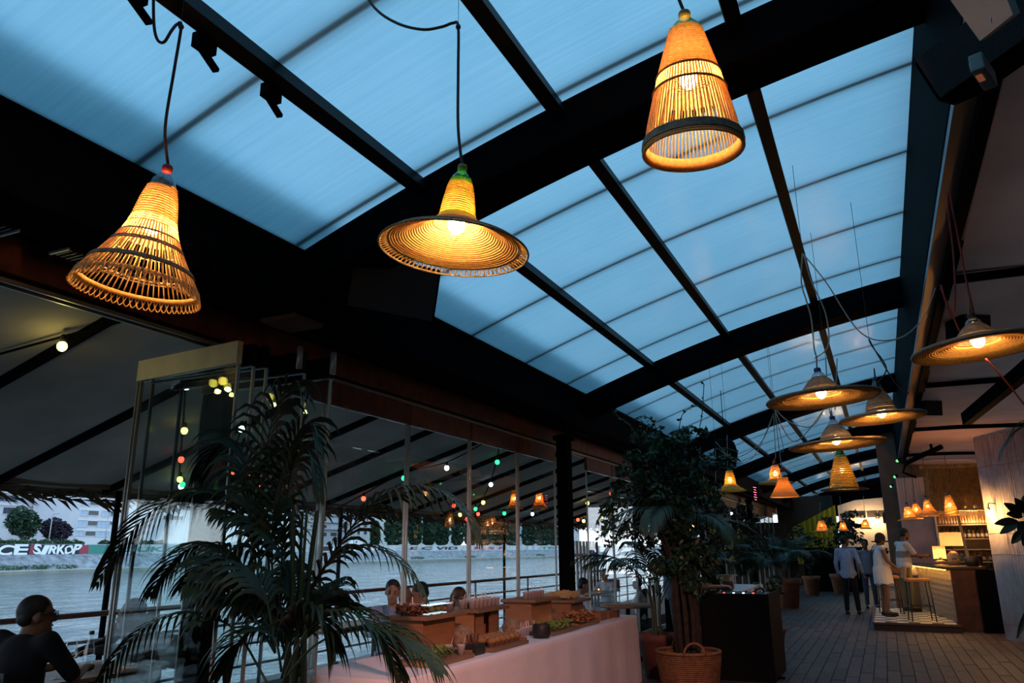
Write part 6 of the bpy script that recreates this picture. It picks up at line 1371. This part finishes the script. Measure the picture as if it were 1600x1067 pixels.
# infrared heaters under the eave beam
for k,(y0,lb) in enumerate([(1.55,'slatted heater under the eave, at the left photo edge'),(2.36,'slatted heater under the eave behind the cane bell lamp')]):
    t=thing('heater',lb,'heater',(-3.68,y0+.28,3.09),group='heaters under the eave beam')
    mb=MB(); mb.box((0,0,0),(.16,.56,.05)); mb.build('housing',BLACK,t,bevel=.006)
    for i in range(18): mb=MB(); mb.box((0,-.25+.029*i,-.029),(.13,.004,.008)); mb.build('grille_bar',mat('heater_metal',(.18,.12,.09),.4,metal=.6),t)
    for s in (-1,1): mb=MB(); mb.box((0,s*.275,-.03),(.15,.012,.012)); mb.build('end_clip',ALU,t)
# emergency exit light box
q=atX(1536,112,.40); t=thing('exit_sign','small emergency light box with green and orange glow at top right','sign',q,(0,0,R_(-20)))
mb=MB(); mb.box((0,0,0),(.035,.13,.05)); mb.build('box',mat('box_pale',(.25,.30,.30),.5),t,bevel=.005); mb=MB(); mb.box((-.0195,-.01,.01),(.004,.06,.015)); mb.build('green_light',mat('sign_green',(.02,.4,.08),.5,emit=((.03,.7,.12),.5)),t); mb=MB(); mb.box((-.005,-.02,-.027),(.015,.035,.004)); mb.build('orange_light',mat('sign_orange',(.5,.15,.08),.5,emit=((1,.3,.15),.15)),t)
# green marker lights along the ridge beam
for k,(px,py,Y) in enumerate([(1398,745,16.5),(1402,720,15.0),(1392,760,19.5)]):
    q=atY(px,py,Y); t=thing('marker_light',['small green marker light on the ridge beam, brightest','small green marker light highest on the ridge beam','small green marker light farthest along the ridge beam'][k],'light',q,group='green marker lights'); mb=MB(); mb.ell((0,0,0),(.022,.022,.022),10,8); mb.build('lens',mat('led_green',(.05,.8,.1),.4,emit=((.05,.9,.12),4)),t,True); mb=MB(); mb.box((.03,0,.02),(.05,.05,.05)); mb.build('housing',BLACK,t)
# pink neon sign on the third post
q=atY(1180,771,15.2); t=thing('neon_sign','small pink and white neon sign on a post by the walkway','sign',q,(0,0,R_(-20))); mb=MB(); mb.box((0,.03,0),(.10,.03,.30)); mb.build('back_box',BLACK,t)
for i in range(6): mb=MB(); mb.tube([(-.03+.012*(i%2),0,.12-.045*i),(.03-.012*(i%2),0,.105-.045*i)],.006,6); mb.build('neon_tube',mat('neon_pink',(1,.2,.3),.5,emit=((1,.15,.28),2.2)),t,True)
# black hanging globe speaker behind the small brimmed cone lamp
q=atY(1134,712,12.5); t=thing('hanging_speaker','black teardrop speaker hanging above the small brimmed cone lamp','speaker',q); mb=MB(); mb.lathe([(0,-.26),(.10,-.22),(.17,-.08),(.19,.05),(.15,.2),(.08,.27),(0,.28)],22); mb.build('shell',BLACK,t,True); mb=MB(); mb.tube([(0,0,.27),(0,0,1.4)],.006,5); mb.build('wire',BLACK,t)
# housing of the added, unseen spot
t=thing('added_spot_housing','black spotlight added out of view on the ridge beam above the walkway','spotlight',SPOT_P); dq=(SPOT_T-SPOT_P).normalized(); mb=MB(); P_=[-dq*.30,-dq*.28,-dq*.05,-dq*.03]; mb.tube(P_,[.06,.09,.09,.095],16); mb.build('housing',BLACK,t,True); mb=MB(); mb.bar(-dq*.15,-dq*.15+Vector((.05,0,.22)),.04,.02); mb.build('clamp',BLACK,t)
